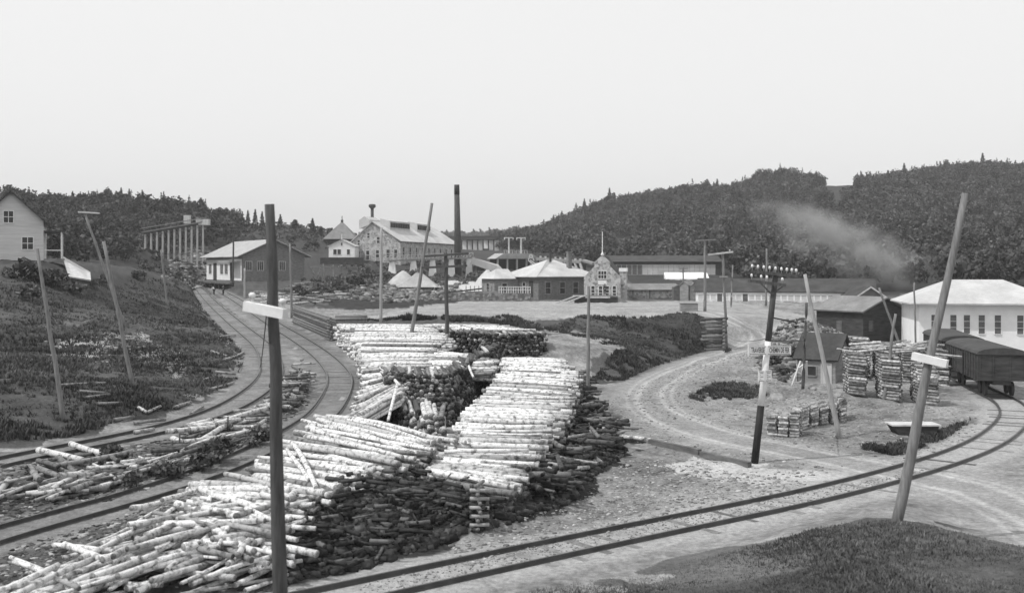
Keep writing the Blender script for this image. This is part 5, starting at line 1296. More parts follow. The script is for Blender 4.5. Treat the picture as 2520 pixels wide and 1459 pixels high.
# boxcars on the bend
def boxcar(c, ang, L, w_, h, label):
    ux = Vector((math.cos(ang), math.sin(ang)))
    fr = frame((c.x, c.y, c.z), ux)
    root = thing('boxcar', c, label, 'railway wagon', 'wagons on the bend')
    n = 8; a = L / 2
    prof = [(-w_ / 2, .95), (w_ / 2, .95), (w_ / 2, h)] + [(w_ / 2 * math.cos(math.pi * k / n), h + .32 * math.sin(math.pi * k / n)) for k in range(1, n)] + [(-w_ / 2, h)]
    m = MB(fr); m.prism_x([(y, z) for y, z in [(-w_ / 2, .95), (w_ / 2, .95), (w_ / 2, h), (-w_ / 2, h)]], -a, a); body = m.build('body', 'board_dark', root)
    for sd in (1, -1):
        m = MB(fr); y0, y1 = (w_ / 2, w_ / 2 + .04) if sd > 0 else (-w_ / 2 - .04, -w_ / 2)
        for i in range(int(L / .7)):
            x = -a + .35 + i * .7
            m.box(x, x + .07, y0, y1, .97, h - .02)
        m.box(-a, a, y0, y1 + .002, .952, .969)
        m.build('side_ribs', 'board_dark', body)
    m = MB(fr)
    for y in (-w_ / 2 + .1, -w_ / 6, w_ / 6, w_ / 2 - .18): m.box(-a - .04, -a, y, y + .08, .97, h - .02)
    m.box(-a - .045, -a, -w_ / 2, w_ / 2, .951, 1.02)
    m.build('end_ribs', 'board_dark', body)
    m = MB(fr); m.prism_x([(-w_ / 2 - .06, h + .002), (w_ / 2 + .06, h + .002)] + [((w_ / 2 + .06) * math.cos(math.pi * k / n), h + .06 + .34 * math.sin(math.pi * k / n)) for k in range(0, n + 1)], -a - .08, a + .08); m.build('roof', 'roof_dark', root)
    for s in (-1, 1):
        m = MB(fr); m.box(-.8, .8, s * (w_ / 2 + .06) - .03, s * (w_ / 2 + .06) + .03, 1.0, h - .15); m.build('door', 'board_dark', root)
    m = MB(fr); m.box(-a + .1, a - .1, -.5, .5, .7, .948); m.build('underframe', 'steel', root)
    for x in (-a + 1.0, -a + 2.2, a - 2.2, a - 1.0):
        for s in (-1, 1):
            m = MB(); m.tube([fr(x, s * .66, .42), fr(x, s * .8, .42)], [.42, .42], 16); m.build('wheel', 'steel', root)
def car_on(Y, L, label, h=2.45):
    i = min(range(len(LC)), key=lambda k: abs(LC[k].y - Y) + (1000 if k < len(LC) * .5 else 0))
    t = (LC[min(i + 4, len(LC) - 1)] - LC[max(i - 4, 0)]); p = LC[i]
    boxcar(Vector((p.x, p.y, p.z + .16)), math.atan2(t.y, t.x), L, 2.7, h, label)
car_on(67.5, 9.0, 'dark wooden boxcar nearest the bend at the right edge')
car_on(78.5, 9.0, 'dark wooden boxcar behind the nearer one below the whitewashed house')

# ------------------------------------------------------------------ log crib walls
def crib(A0, A1, H, n, depth, label, ret):
    """stacked horizontal logs from A0 to A1 (base points) with a return wall going back from A1"""
    root = thing('log_crib', A0, label, 'log crib', 'log crib walls')
    d = (A1 - A0); dn = Vector((d.x, d.y, 0)).normalized(); back = Vector((-dn.y, dn.x, 0))
    for i in range(n):
        r = H / n / 2 * R.uniform(.78, .98)
        z = (i + .5) * H / n - .05
        p = A0 + Vector((0, 0, z)) - dn * R.uniform(.0, .7) + back * R.uniform(0, .12); q = A1 + Vector((0, 0, z)) + dn * R.uniform(.05, .35) + back * R.uniform(0, .12)
        m = MB(); m.tube([p, p.lerp(q, .5) + Vector((0, 0, R.uniform(-.03, .03))), q], [r, r * .95, r * .9], 9, jit=.05); m.build('log', R.choice(['pole_grey', 'pole_dark', 'board_mid']), root, True)
        z += H / n * .5
        if ret and i < n - 1:
            p = A1 + Vector((0, 0, z)) - back * R.uniform(.1, .3) - dn * .1; q = A1 + back * ret + Vector((0, 0, z))
            m = MB(); m.tube([p, q], [r, r * .9], 9); m.build('return_log', 'pole_grey', root, True)
    return root
crib(on(722, 800), on(812, 840), 2.15, 9, 3, 'long log crib wall beside the nearer curved track', 3.2)
a_, b_ = on(1742, 864), on(1783, 862)
crib(a_, b_, 3.05, 10, 3, 'short tall log crib wall holding up the terrace by the road', 4.0)
root = thing('timber_wall', on(830, 800), 'low wall of two heavy dark timbers behind the rear log pile', 'timber wall')
for dz, a, b_ in ((.25, (824, 797), (905, 796)), (.75, (826, 795), (903, 794))):
    p, q = atz(*a, 2.55) + Vector((0, 0, dz - .3)), atz(*b_, 2.6) + Vector((0, 0, dz - .3))
    m = MB(); m.tube([p, q], [.26, .24], 10); m.build('timber', 'board_mid', root, True)

# ------------------------------------------------------------------ firewood
BIL = []
def firewood_rick(c, ux, uy, L, depth, H, r, key, tones, top_over=True):
    nz, ny = int(H / (r * 1.85)), max(1, int(depth / (r * 1.95)))
    for k in range(nz):
        for j in range(ny):
            if k == nz - 1 and R.random() < .25: continue
            p = c + uy * ((j + .5 * (k % 2)) * r * 1.95 + R.uniform(-.02, .02)) + Vector((0, 0, r + k * r * 1.78 + R.uniform(-.015, .015)))
            e = R.uniform(-.05, .05); a = Vector((ux.x, ux.y, R.gauss(0, .02))) + uy * R.gauss(0, .05)
            BIL.append((p + ux * e, p + ux * e + a * L * R.uniform(.9, 1.06), r * R.uniform(.75, 1.1), R.choice(tones), (100 if j == 0 or k >= nz - 1 else 1) / p.y, key))
def rick_row(p0, p1, n, L, depth, H, r, key, tones, dirn):
    uy = Vector(dirn).normalized()
    for i in range(n):
        p = p0.lerp(p1, i / max(1, n - 1)); p.z = gz(p.x, p.y)
        ux = (p1 - p0); ux.z = 0; ux.normalize()
        firewood_rick(p, ux, uy, L, depth, H * R.uniform(.9, 1.05), r, key, tones)
FW = {'near': ('split firewood billet in the row of small stacks beside the dirt road', 'billets of the near firewood stacks'),
      'far': ('cordwood billet in the tall stacks behind the leaning pale pole', 'billets of the tall cordwood stacks')}
rick_row(on(1888, 1072), on(1944, 1076), 3, .42, 1.5, 1.2, .075, 'near', [.9, .6, 1, .4, .8, .5], (.35, 1, 0))
rick_row(on(1972, 1060), on(2068, 1040), 5, .62, 1.5, 1.25, .08, 'near', [.9, .6, 1, .4, .8, .3], (.2, 1, 0))
rick_row(on(2090, 972), on(2262, 994), 3, 1.25, 2.4, 2.6, .10, 'far', [.3, .45, .22, .55, .8], (.15, 1, 0))
rick_row(on(2100, 925), on(2290, 950), 4, 1.35, 2.2, 2.7, .10, 'far', [.3, .45, .22, .55, .8], (.15, 1, 0))
for k in range(46):
    p = on(R.uniform(2085, 2300), 978) + Vector((0, R.uniform(.1, 3.6), 0)); p.z = gz(p.x, p.y) + R.uniform(2.55, 2.95); a = R.uniform(-.6, .6)
    q = p + Vector((math.cos(a), math.sin(a), R.gauss(0, .06))) * R.uniform(1.2, 2.2); BIL.append((p, q, R.uniform(.05, .1), R.choice([.9, .7, 1, .5]), 2 / p.y, 'far'))
o_ = sorted(range(len(BIL)), key=lambda i: -BIL[i][4]); sg = set(o_[:300]); rest = MB()
for i, (p, q, r, tn, sc, key) in enumerate(BIL):
    m = MB() if i in sg else rest
    m.tube([p, q], [r, r], 5, tone=tn, jit=.25)
    if i in sg:
        tag(m.build('firewood_billet', 'wood_split', None, False, (p + q) / 2), FW[key][0], 'firewood', FW[key][1])
if rest.v: tag(rest.build('firewood_stack', 'wood_split'), 'inner billets of the firewood stacks right of the road', 'firewood', None, 'stuff')
jl = []
for k in range(40):
    px, py = R.uniform(2095, 2290), R.uniform(862, 880)

# ------------------------------------------------------------------ small things on the ground
def rockmesh(c, rx, ry, rz, n=12):
    v, f = [], []
    for i in range(7):
        t = i / 6 * math.pi * .62
        for j in range(n):
            a = 2 * math.pi * j / n
            k = 1 + R.uniform(-.13, .13)
            v.append((c.x + rx * math.sin(t + .02) * math.cos(a) * k, c.y + ry * math.sin(t + .02) * math.sin(a) * k, c.z + rz * math.cos(t) * k - rz * .1))
    for i in range(6):
        for j in range(n): f.append((i * n + j, (i + 1) * n + j, (i + 1) * n + (j + 1) % n, i * n + (j + 1) % n))
    f.append(tuple(range(n)))
    return v, f
for px, py, s, lb in ((1911, 984, .55, 'large pale boulder beside the road left of the firewood stacks'), (1998, 958, .3, 'small boulder at the foot of the dark upright pole'), (2062, 975, .3, 'small stone in front of the small shed door'), (845, 985, .25, 'dark stone on the ballast inside the track bend'), (728, 860, .25, 'dark stone between the two curved tracks')):
    c = on(px, py); m = MB(); v, f = rockmesh(c, s, s * .8, s * .75); m.add(v, f, tone=1.1)
    tag(m.build('boulder', 'rock', None, True, c), lb, 'boulder')
# low sled
c = on(2250, 1072)
root = thing('wood_sled', c, 'low dark trough shaped sled with a pale top edge behind the crooked pole', 'sled')
m = MB(); m.prism([(c.x - .8, c.z + .05), (c.x + .8, c.z + .05), (c.x + 1.05, c.z + .45), (c.x - 1.05, c.z + .45)], c.y - .3, c.y + .7); m.build('body', 'board_dark', root)
m = MB(); m.box(c.x - 1.1, c.x + 1.1, c.y - .36, c.y + .76, c.z + .453, c.z + .52); m.build('rim', 'board_pale', root)
for y in (-.2, .6):
    m = MB(); m.box(c.x - .95, c.x + .95, c.y + y - .05, c.y + y + .05, c.z - .05, c.z + .047); m.build('runner', 'board_mid', root)
# kerb timber along the road
p, q = on(1600, 1093), on(1722, 1122); m = MB(); m.beam(p + Vector((0, 0, .1)), q + Vector((0, 0, .1)), .2, .26); tag(m.build('kerb_timber', 'board_mid', None, False, p), 'long squared timber along the road edge beside the log end', 'timber', 'kerb timbers')
p, q = on(1726, 1123), on(1845, 1152); m = MB(); m.beam(p + Vector((0, 0, .1)), q + Vector((0, 0, .1)), .2, .24); tag(m.build('kerb_timber', 'board_mid', None, False, p), 'squared timber along the road edge just left of the striped pole foot', 'timber', 'kerb timbers')
# hoop and stakes between the tracks
c = on(420, 1103); m = MB(); n = 28
ring = [c + Vector((.42 * math.cos(2 * math.pi * k / n), .42 * math.sin(2 * math.pi * k / n), .16)) for k in range(n + 1)]
m.tube(ring, [.022] * (n + 1), 6); tag(m.build('iron_hoop', 'steel', None, False, c), 'thin iron hoop lying flat between the two curved tracks', 'hoop')
for px, py, h, lb in ((441, 1124, .9, 'short dark stake beside the iron hoop'), (856, 1568 * .65625 + 38, .7, 'short stake in the weathered wood left of the near pole'), (932, 1075 + 0, .0, '')):
    if not h: continue
    c = on(px, py) if px < 700 else on(560, 1066)
    m = MB(); m.tube([c - Vector((0, 0, .2)), c + Vector((.02, 0, h))], [.04, .035], 8); tag(m.build('stake', 'pole_dark', None, True, c), lb, 'stake')
# short post stack under the near end of the long rick: ladder like end of a crib
c0 = on(1180, 1312)
root = thing('stacked_props', c0, 'narrow upright stack of short crossed props at the near end of the long rick', 'props')
for k in range(11):
    z = c0.z + .06 + k * .125
    m = MB()
    if k % 2: m.tube([(c0.x - .28, c0.y + R.uniform(-.05, .05), z), (c0.x + .28, c0.y + R.uniform(-.05, .05), z)], [.055, .05], 8)
    else: m.tube([(c0.x + R.uniform(-.15, .15), c0.y - .1, z), (c0.x + R.uniform(-.15, .15), c0.y + .7, z)], [.06, .05], 8)
    m.build('prop', 'pole_pale' if k % 2 else 'pole_grey', root, True)

# ------------------------------------------------------------------ people
def person(c, heading, label, pose, top, legs, h=1.72):
    root = thing('person', c, label, 'person', None)
    rot = Matrix.Rotation(heading, 3, 'Z'); k = h / 1.72
    def T(p): return Vector(c) + (rot @ Vector(p)) * k
    J = dict(pelvis=(0, 0, .95), belly=(0, .0, 1.1), chest=(0, .0, 1.33), neck=(0, .01, 1.48), head0=(0, .02, 1.56), head1=(0, .03, 1.68), nose=(0, .125, 1.6),
             shl=(-.18, 0, 1.42), ell=(-.25, .0, 1.15), wrl=(-.26, .1, .92), hal=(-.26, .13, .85), shr=(.18, 0, 1.42), elr=(.25, 0, 1.15), wrr=(.26, .1, .92), har=(.26, .13, .85),
             hil=(-.1, 0, .9), knl=(-.11, .04, .5), anl=(-.12, 0, .09), tol=(-.13, .18, .04), hir=(.1, 0, .9), knr=(.11, .04, .5), anr=(.12, 0, .09), tor=(.13, .18, .04))
    J.update(pose)
    rad = dict(pelvis=.13, belly=.125, chest=.14, neck=.055, head0=.085, head1=.09, nose=.02, shl=.07, ell=.045, wrl=.032, hal=.038, shr=.07, elr=.045, wrr=.032, har=.038, hil=.09, knl=.062, anl=.042, tol=.04, hir=.09, knr=.062, anr=.042, tor=.04)
    E = [('pelvis', 'belly'), ('belly', 'chest'), ('chest', 'neck'), ('neck', 'head0'), ('head0', 'head1'), ('head0', 'nose'), ('chest', 'shl'), ('shl', 'ell'), ('ell', 'wrl'), ('wrl', 'hal'), ('chest', 'shr'), ('shr', 'elr'), ('elr', 'wrr'), ('wrr', 'har'), ('pelvis', 'hil'), ('hil', 'knl'), ('knl', 'anl'), ('anl', 'tol'), ('pelvis', 'hir'), ('hir', 'knr'), ('knr', 'anr'), ('anr', 'tor')]
    def skin(names, edges, extra, nm, mat, fingers=False):
        pts = [T(J[n]) for n in names]; rr = [(rad[n] + extra) * k for n in names]; ed = [(names.index(a), names.index(b)) for a, b in edges]
        if fingers:
            for hnd, wr in (('hal', 'wrl'), ('har', 'wrr')):
                a, b = T(J[wr]), T(J[hnd]); d = (b - a).normalized(); s = d.cross(Vector((0, 0, 1)));
                s = s.normalized() if s.length > .1 else Vector((1, 0, 0))
                for j in range(5):
                    o_ = s * ((j - 2) * .02 * k); base = names.index(hnd)
                    l = (.05, .075, .085, .08, .06)[j] * k
                    if j == 0: o_ = s * (-.045 * k)
                    i0 = len(pts); pts.append(b + o_ + d * .03 * k); pts.append(b + o_ * 1.2 + d * (.03 * k + l * .55)); pts.append(b + o_ * 1.2 + d * (.03 * k + l) - Vector((0, 0, .012 * k)))
                    rr += [.010 * k, .0095 * k, .008 * k]; ed += [(base, i0), (i0, i0 + 1), (i0 + 1, i0 + 2)]
        me = bpy.data.meshes.new(nm); me.from_pydata([tuple(p - Vector(c)) for p in pts], ed, []); me.update()
        ob = bpy.data.objects.new(nm, me); COL.objects.link(ob)
        md = ob.modifiers.new('skin', 'SKIN'); md.use_smooth_shade = True
        for i, sv in enumerate(me.skin_vertices[0].data): sv.radius = (rr[i], rr[i]); sv.use_root = (i == 0)
        sub = ob.modifiers.new('sub', 'SUBSURF'); sub.levels = 1; sub.render_levels = 1
        bpy.context.view_layer.update()
        m2 = bpy.data.meshes.new_from_object(ob.evaluated_get(bpy.context.evaluated_depsgraph_get()))
        bpy.data.objects.remove(ob)
        m2.materials.clear(); m2.materials.append(MATS[mat])
        o2 = bpy.data.objects.new(nm, m2); COL.objects.link(o2); o2.parent = root; ORG[o2.name] = Vector(c)
    names = list(rad)
    skin(names, E, 0, 'body', 'skin', True)
    tn = ['pelvis', 'belly', 'chest', 'shl', 'ell', 'wrl', 'shr', 'elr', 'wrr']
    skin(tn, [e for e in E if e[0] in tn and e[1] in tn], .018, 'jacket', top)
    ln = ['pelvis', 'hil', 'knl', 'anl', 'hir', 'knr', 'anr']
    skin(ln, [e for e in E if e[0] in ln and e[1] in ln], .02, 'trousers', legs)
    hd = T(J['head1']); m = MB(); m.tube([hd + Vector((0, 0, -.01)), hd + Vector((0, 0, .0)), hd + Vector((0, 0, .005)), hd + Vector((0, 0, .1)), hd + Vector((0, 0, .12))], [.17 * k, .17 * k, .115 * k, .1 * k, .04 * k], 14); m.build('hat', 'cloth_dark', root, True)
    return root
bend = dict(belly=(0, .08, 1.07), chest=(0, .24, 1.2), neck=(0, .36, 1.28), head0=(0, .43, 1.31), head1=(0, .5, 1.4), nose=(0, .53, 1.27), shl=(-.18, .27, 1.26), shr=(.18, .27, 1.26), ell=(-.2, .36, 1.0), elr=(.2, .36, 1.0), wrl=(-.14, .5, .85), wrr=(.14, .5, .85), hal=(-.12, .55, .8), har=(.12, .55, .8))
person(on(527, 726), 1.2, 'stooping worker in a pale shirt on the tracks before the freight house', bend, 'cloth_pale', 'cloth_dark')
person(on(549, 727), -.6, 'dark clothed worker standing on the tracks right of the stooping one', dict(wrl=(-.2, .25, 1.0), hal=(-.18, .32, 1.0)), 'cloth_dark', 'cloth_dark')
pp = fr_ = None
oP = on(1489, 755)
lp = [o for o in bpy.data.objects if o.name.startswith('loading_platform')][0]
person(Vector((at(1489, 740, 166).x, 166, lp.location.z + 1.05)), 2.6, 'dark clothed person with one arm held out on the loading platform', dict(ell=(-.42, .12, 1.3), wrl=(-.62, .2, 1.42), hal=(-.7, .22, 1.46)), 'cloth_dark', 'cloth_dark', 1.7)

# ------------------------------------------------------------------ foliage
def rand_unit(n):
    v = NR.normal(size=(n, 3)); return v / np.linalg.norm(v, axis=1)[:, None]
def leaf_quads(C, size, up=0.25):
    """one ragged leaf clump (a bent quad) at each centre"""
    n = len(C)
    nn = rand_unit(n) + np.array([0, 0, up]); nn /= np.linalg.norm(nn, axis=1)[:, None]
    a = np.cross(nn, rand_unit(n)); a /= np.linalg.norm(a, axis=1)[:, None]; b = np.cross(nn, a)
    s = (size if np.ndim(size) else np.full(n, size)) * NR.uniform(.6, 1.3, n)
    a = a * s[:, None]; b = b * (s * NR.uniform(.55, 1, n))[:, None]
    j = lambda: NR.uniform(.55, 1.1, n)[:, None]
    V = np.stack([C - a * j() - b * j() * .6, C + a * j() * .7 - b * j(), C + a * j() + b * j() * .7, C - a * j() * .6 + b * j()], 1)
    V[:, 2] += nn * (s * .25)[:, None]
    return V
def crown(kind, n):
    """unit crown: radius about 1, height 0..1 scaled later"""
    if kind == 'cone':
        t = NR.random(n) ** 1.4; r = (1 - t) * (.35 + .65 * NR.random(n) ** .5) * (1 + .25 * np.sin(t * 34)); a = NR.uniform(0, 6.283, n)
        return np.stack([r * np.cos(a), r * np.sin(a), t], 1)
    k = NR.integers(5, 9); lob = rand_unit(k) * NR.uniform(.3, .62, k)[:, None]; lob[:, 2] = np.abs(lob[:, 2]) * 1.1 - .1
    w = NR.integers(0, k, n); d = rand_unit(n); rad = NR.uniform(.3, .52, k)[w] * (NR.random(n) ** .35)
    P = lob[w] + d * rad[:, None]
    P[:, 2] = (P[:, 2] + .6) / 1.7
    return P
def trunk_mb(m, b, h, r, lean=0.0, limbs=4, spread=1.0):
    top = b + Vector((lean * h, 0, h))
    m.tube([b - Vector((0, 0, .4)), b.lerp(top, .5) + Vector((R.uniform(-.1, .1), 0, 0)), top], [r, r * .7, r * .25], 8)
    for i in range(limbs):
        t = R.uniform(.4, .85); a = R.uniform(0, 6.28); s = b.lerp(top, t)
        m.tube([s, s + Vector((math.cos(a) * spread * .5, math.sin(a) * spread * .5, h * .12)), s + Vector((math.cos(a) * spread, math.sin(a) * spread, h * .22))], [r * .4, r * .25, r * .08], 5)
def tree(name, b, h, rad, kind, label, cat, group, n=500, size=.35, mat='leaf', trunk=True, base=.2, tone=1.0):
    root = thing(name, b, label, cat, group)
    C = crown(kind, n); C = C * np.array([rad, rad, h * (1 - base)]) + np.array([0, 0, h * base])
    V = leaf_quads(C, size); t = np.repeat(NR.uniform(.6, 1.5, n) * tone, 4)
    Q = np.arange(n * 4).reshape(-1, 4)
    np_mesh('crown', V.reshape(-1, 3), Q, mat, t, root)
    if trunk:
        m = MB(); trunk_mb(m, Vector(b), h * (.95 if kind == 'cone' else .75), max(.06, h * .018), 0, 5, rad * .6); m.build('trunk', 'trunk', root)
    return root
def sky_tree(px, ptop, pbase, Y, rad_px, kind, label, n=420, mat='leaf', grp='trees on the skyline', size=None):
    x = (px - CX) / F * Y; b = Vector((x, Y, gz(x, Y))); top = at(px, ptop, Y).z
    tree('pine_tree' if kind == 'cone' else 'tree', b, top - b.z, rad_px / F * Y, kind, label, 'tree', grp, n, size or rad_px / F * Y * .2, mat)
for a in [(497, 474, 330, 13, 'round', 'tall loose tree standing out at the right end of the left ridge'), (262, 456, 330, 11, 'round', 'bushy tree on the highest point of the left ridge'), (298, 462, 330, 9, 'cone', 'pointed tree on the left ridge right of the highest one'), (318, 465, 330, 8, 'cone', 'second pointed tree along the left ridge'), (350, 468, 330, 8, 'cone', 'pointed tree about the middle of the left ridge'), (206, 470, 330, 9, 'round', 'small tree on the left ridge left of the highest point'),
          (403, 472, 330, 8, 'cone', 'slim tree on the left ridge above the trestle'), (610, 518, 322, 10, 'cone', 'leftmost fir of the group behind the near pole'), (628, 516, 324, 11, 'cone', 'tall fir in the middle of the group behind the near pole'), (645, 521, 322, 9, 'cone', 'fir touching the left side of the near pole'), (585, 520, 330, 14, 'round', 'bushy tree between the left ridge and the group of firs'), (562, 522, 332, 14, 'round', 'bushy tree at the right foot of the left ridge'), (690, 528, 325, 10, 'cone', 'fir just right of the near pole'),
          (727, 534, 318, 13, 'round', 'lone round tree on the bare hill left of the pyramid roof'), (769, 538, 316, 12, 'cone', 'lone fir on the bare hill nearest the pyramid roof'), (791, 552, 312, 8, 'round', 'small tree low on the bare hill beside the pyramid roof'),
          (1740, 436, 560, 12, 'round', 'tree standing above the middle of the right hill'), (1765, 440, 560, 9, 'cone', 'pointed tree beside the middle top of the right hill'), (1500, 462, 560, 9, 'cone', 'small fir on the lower left shoulder of the right hill'), (1438, 490, 560, 9, 'cone', 'fir low on the left shoulder of the right hill'), (2225, 402, 560, 9, 'cone', 'fir on the upper right crest of the far hill'), (2418, 378, 560, 10, 'cone', 'fir standing out at the right end of the crest'), (2330, 388, 560, 12, 'round', 'tree on the crest above the crooked pole')]:
    px, pt, Y, rp, kd, lb = a
    sky_tree(px, pt, 0, Y, rp, kd, lb)
sky_tree(1272, 534, 0, 470, 16, 'round', 'pale thin leaved tree where the right hill meets the sky', 150, 'leaf_pale', size=.55)

def forest(name, poly, spacing, hr, rr, n, size, label, tone=1.0, clear=()):
    P = np.array([((px - CX) / F * Y, Y) for px, Y in poly]); lo, hi = P.min(0), P.max(0)
    area = (hi - lo).prod(); N = int(area / spacing ** 2)
    x = NR.uniform(lo[0], hi[0], N); y = NR.uniform(lo[1], hi[1], N)
    k = in_poly(x, y, [tuple(p) for p in P])
    z = ground_np(x, y); px = CX + F * x / y; py = HY + F * (CH - z) / y
    for c in clear: k &= ~in_poly(px, py, c)
    x, y, z = x[k], y[k], z[k]; N = len(x)
    protos = [crown('round' if i < 9 else 'cone', n) for i in range(10)]
    Vs, Ts = [], []
    which = NR.integers(0, 10, N)
    for i in range(10):
        ii = np.nonzero(which == i)[0]
        if not len(ii): continue
        h = NR.uniform(*hr, len(ii)); r = NR.uniform(*rr, len(ii)); a = NR.uniform(0, 6.28, len(ii))
        if i >= 9: h = h * 1.0; r = r * .75
        C = protos[i]
        ca, sa = np.cos(a)[:, None], np.sin(a)[:, None]
        X = (C[None, :, 0] * ca - C[None, :, 1] * sa) * r[:, None] + x[ii][:, None]
        Y = (C[None, :, 0] * sa + C[None, :, 1] * ca) * r[:, None] + y[ii][:, None]
        Z = C[None, :, 2] * (h * .88)[:, None] + (z[ii] + h * .08)[:, None]
        Cc = np.stack([X, Y, Z], 2).reshape(-1, 3)
        Vs.append(leaf_quads(Cc, np.repeat(size * r / np.mean(rr), n)))
        Ts.append(np.repeat(np.repeat(NR.uniform(.55, 1.5, len(ii)), n) * NR.uniform(.8, 1.2, len(ii) * n) * tone, 4))
    V = np.concatenate(Vs).reshape(-1, 3); T = np.concatenate(Ts)
    print(name, N, len(V) // 4)
    return tag(np_mesh(name, V, np.arange(len(V)).reshape(-1, 4), 'leaf', T), label, 'forest', None, 'stuff')
forest('forest', [(1232, 420), (1262, 372), (1320, 330), (1400, 300), (1500, 275), (1780, 252), (1850, 205), (1950, 192), (2250, 186), (2520, 180), (2760, 180), (2760, 640), (1200, 640), (1215, 500)], 4.6, (6, 8.6), (2.2, 3.7), 170, .44, 'dense dark wood covering the whole right hand hill', 1.0, clear=([(1495, 602), (1520, 585), (1556, 592), (1562, 608), (1530, 640), (1505, 645), (1512, 618)], [(2020, 440), (2112, 440), (2108, 478), (2070, 490), (2060, 520), (2044, 520), (2048, 490), (2026, 474)], [(2040, 476), (2068, 476), (2072, 505), (2066, 532), (2036, 532), (2044, 505)]))
forest('forest', [(-140, 172), (60, 165), (200, 170), (290, 190), (335, 225), (345, 258), (430, 270), (520, 276), (585, 300), (600, 350), (560, 380), (-140, 400)], 3.6, (5, 7), (1.7, 2.9), 150, .36, 'dense dark wood covering the ridge behind the house on the left', .85)
forest('forest', [(960, 1080), (1330, 1060), (1330, 1250), (960, 1250)], 9, (8, 13), (4, 6), 60, 1.6, 'far wooded hill seen behind the dam', 1.0)
forest('brush', [(560, 262), (640, 285), (760, 280), (860, 300), (1000, 330), (1000, 420), (760, 350), (560, 345)], 3.4, (.8, 2.2), (.8, 1.8), 40, .3, 'low scrub on the bare hill behind the freight house', 1.3)
forest('brush', [(820, 222), (900, 214), (980, 214), (1130, 226), (1220, 236), (1222, 285), (1100, 300), (960, 262), (830, 256)], 3.0, (.6, 1.9), (.7, 1.5), 40, .26, 'scrub on the rocky bank below the stone mill', 1.6)
forest('brush', [(520, 232), (600, 238), (620, 275), (560, 285), (500, 275)], 2.4, (.8, 2.6), (.7, 1.6), 44, .26, 'scrub on the slope between the trestle and the freight house', 1.1)
forest('brush', [(700, 178), (800, 182), (880, 200), (830, 222), (740, 212), (690, 196)], 2.6, (.4, 1.6), (.5, 1.2), 40, .2, 'scrub on the rough ground right of the freight house', 1.1)
forest('brush', [(430, 180), (480, 195), (520, 250), (430, 262), (330, 262), (330, 200)], 2.8, (.5, 1.6), (.6, 1.3), 36, .22, 'scrub around the foot of the timber trestle', 1.2)
for px, py, r_, lb in [(835, 712, 2.2, 'dark bush left of the pale straight pole'), (872, 705, 2.4, 'bush on the bank below the white cottage'), (905, 690, 2.6, 'round bush below the mill front'), (945, 690, 2.2, 'dark bush below the mill corner'), (1030, 690, 2.6, 'round bush behind the ribbed pale roof'), (1075, 690, 2.0, 'bush left of the dark pole with wide arms'), (1160, 692, 2.0, 'bush right of the chimney foot'), (1192, 694, 2.6, 'dark round bush under the pale flume'), (1175, 672, 2.2, 'bush on the bank under the walkway end'), (742, 735, 2.0, 'dark bush before the freight house end'), (790, 722, 2.0, 'bush right of the leaning timber scaffold'), (1905, 900, .9, 'dark bush on the rock bank behind the striped pole'), (1925, 925, .8, 'low dark bush at the foot of the rock bank'), (1890, 880, .8, 'small bush at the top of the road bend'), (1950, 880, .8, 'small bush left of the small shed roof'), (1790, 868, .5, 'tiny bush at the foot of the log crib corner'), (410, 1178, .75, 'dark bush beside the nearer track left of the large dark bush'), (545, 1140, .95, 'large dark bush between the curved tracks left of the near pole'), (500, 1160, .7, 'dark bush touching the left of the large dark bush'), (640, 1098, .7, 'dark bush between the curved tracks nearest the near pole'), (330, 1205, .6, 'low dark bush at the left end of the row beside the nearer track'), (270, 1140, .7, 'dark bush among the weathered logs at the left edge'), (62, 690, 2.0, 'dark bush under the house wall at the left edge'), (100, 700, 1.8, 'dark bush below the middle of the house front'), (138, 706, 1.9, 'dark bush between the house and the sloping cellar roof'), (80, 745, 1.6, 'lower dark bush on the bank below the house'), (180, 722, 1.3, 'dark bush in front of the sloping cellar roof'), (255, 700, 1.2, 'bush right of the sloping cellar roof'), (340, 690, 1.3, 'bush on the hilltop left of the bent timber chute')]:
    b = on(px, py)
    tree('bush', b, r_ * 1.15, r_, 'round', lb, 'bush', 'bushes', 320, .14 * r_, 'leaf', True, .02, R.uniform(.8, 1.6))

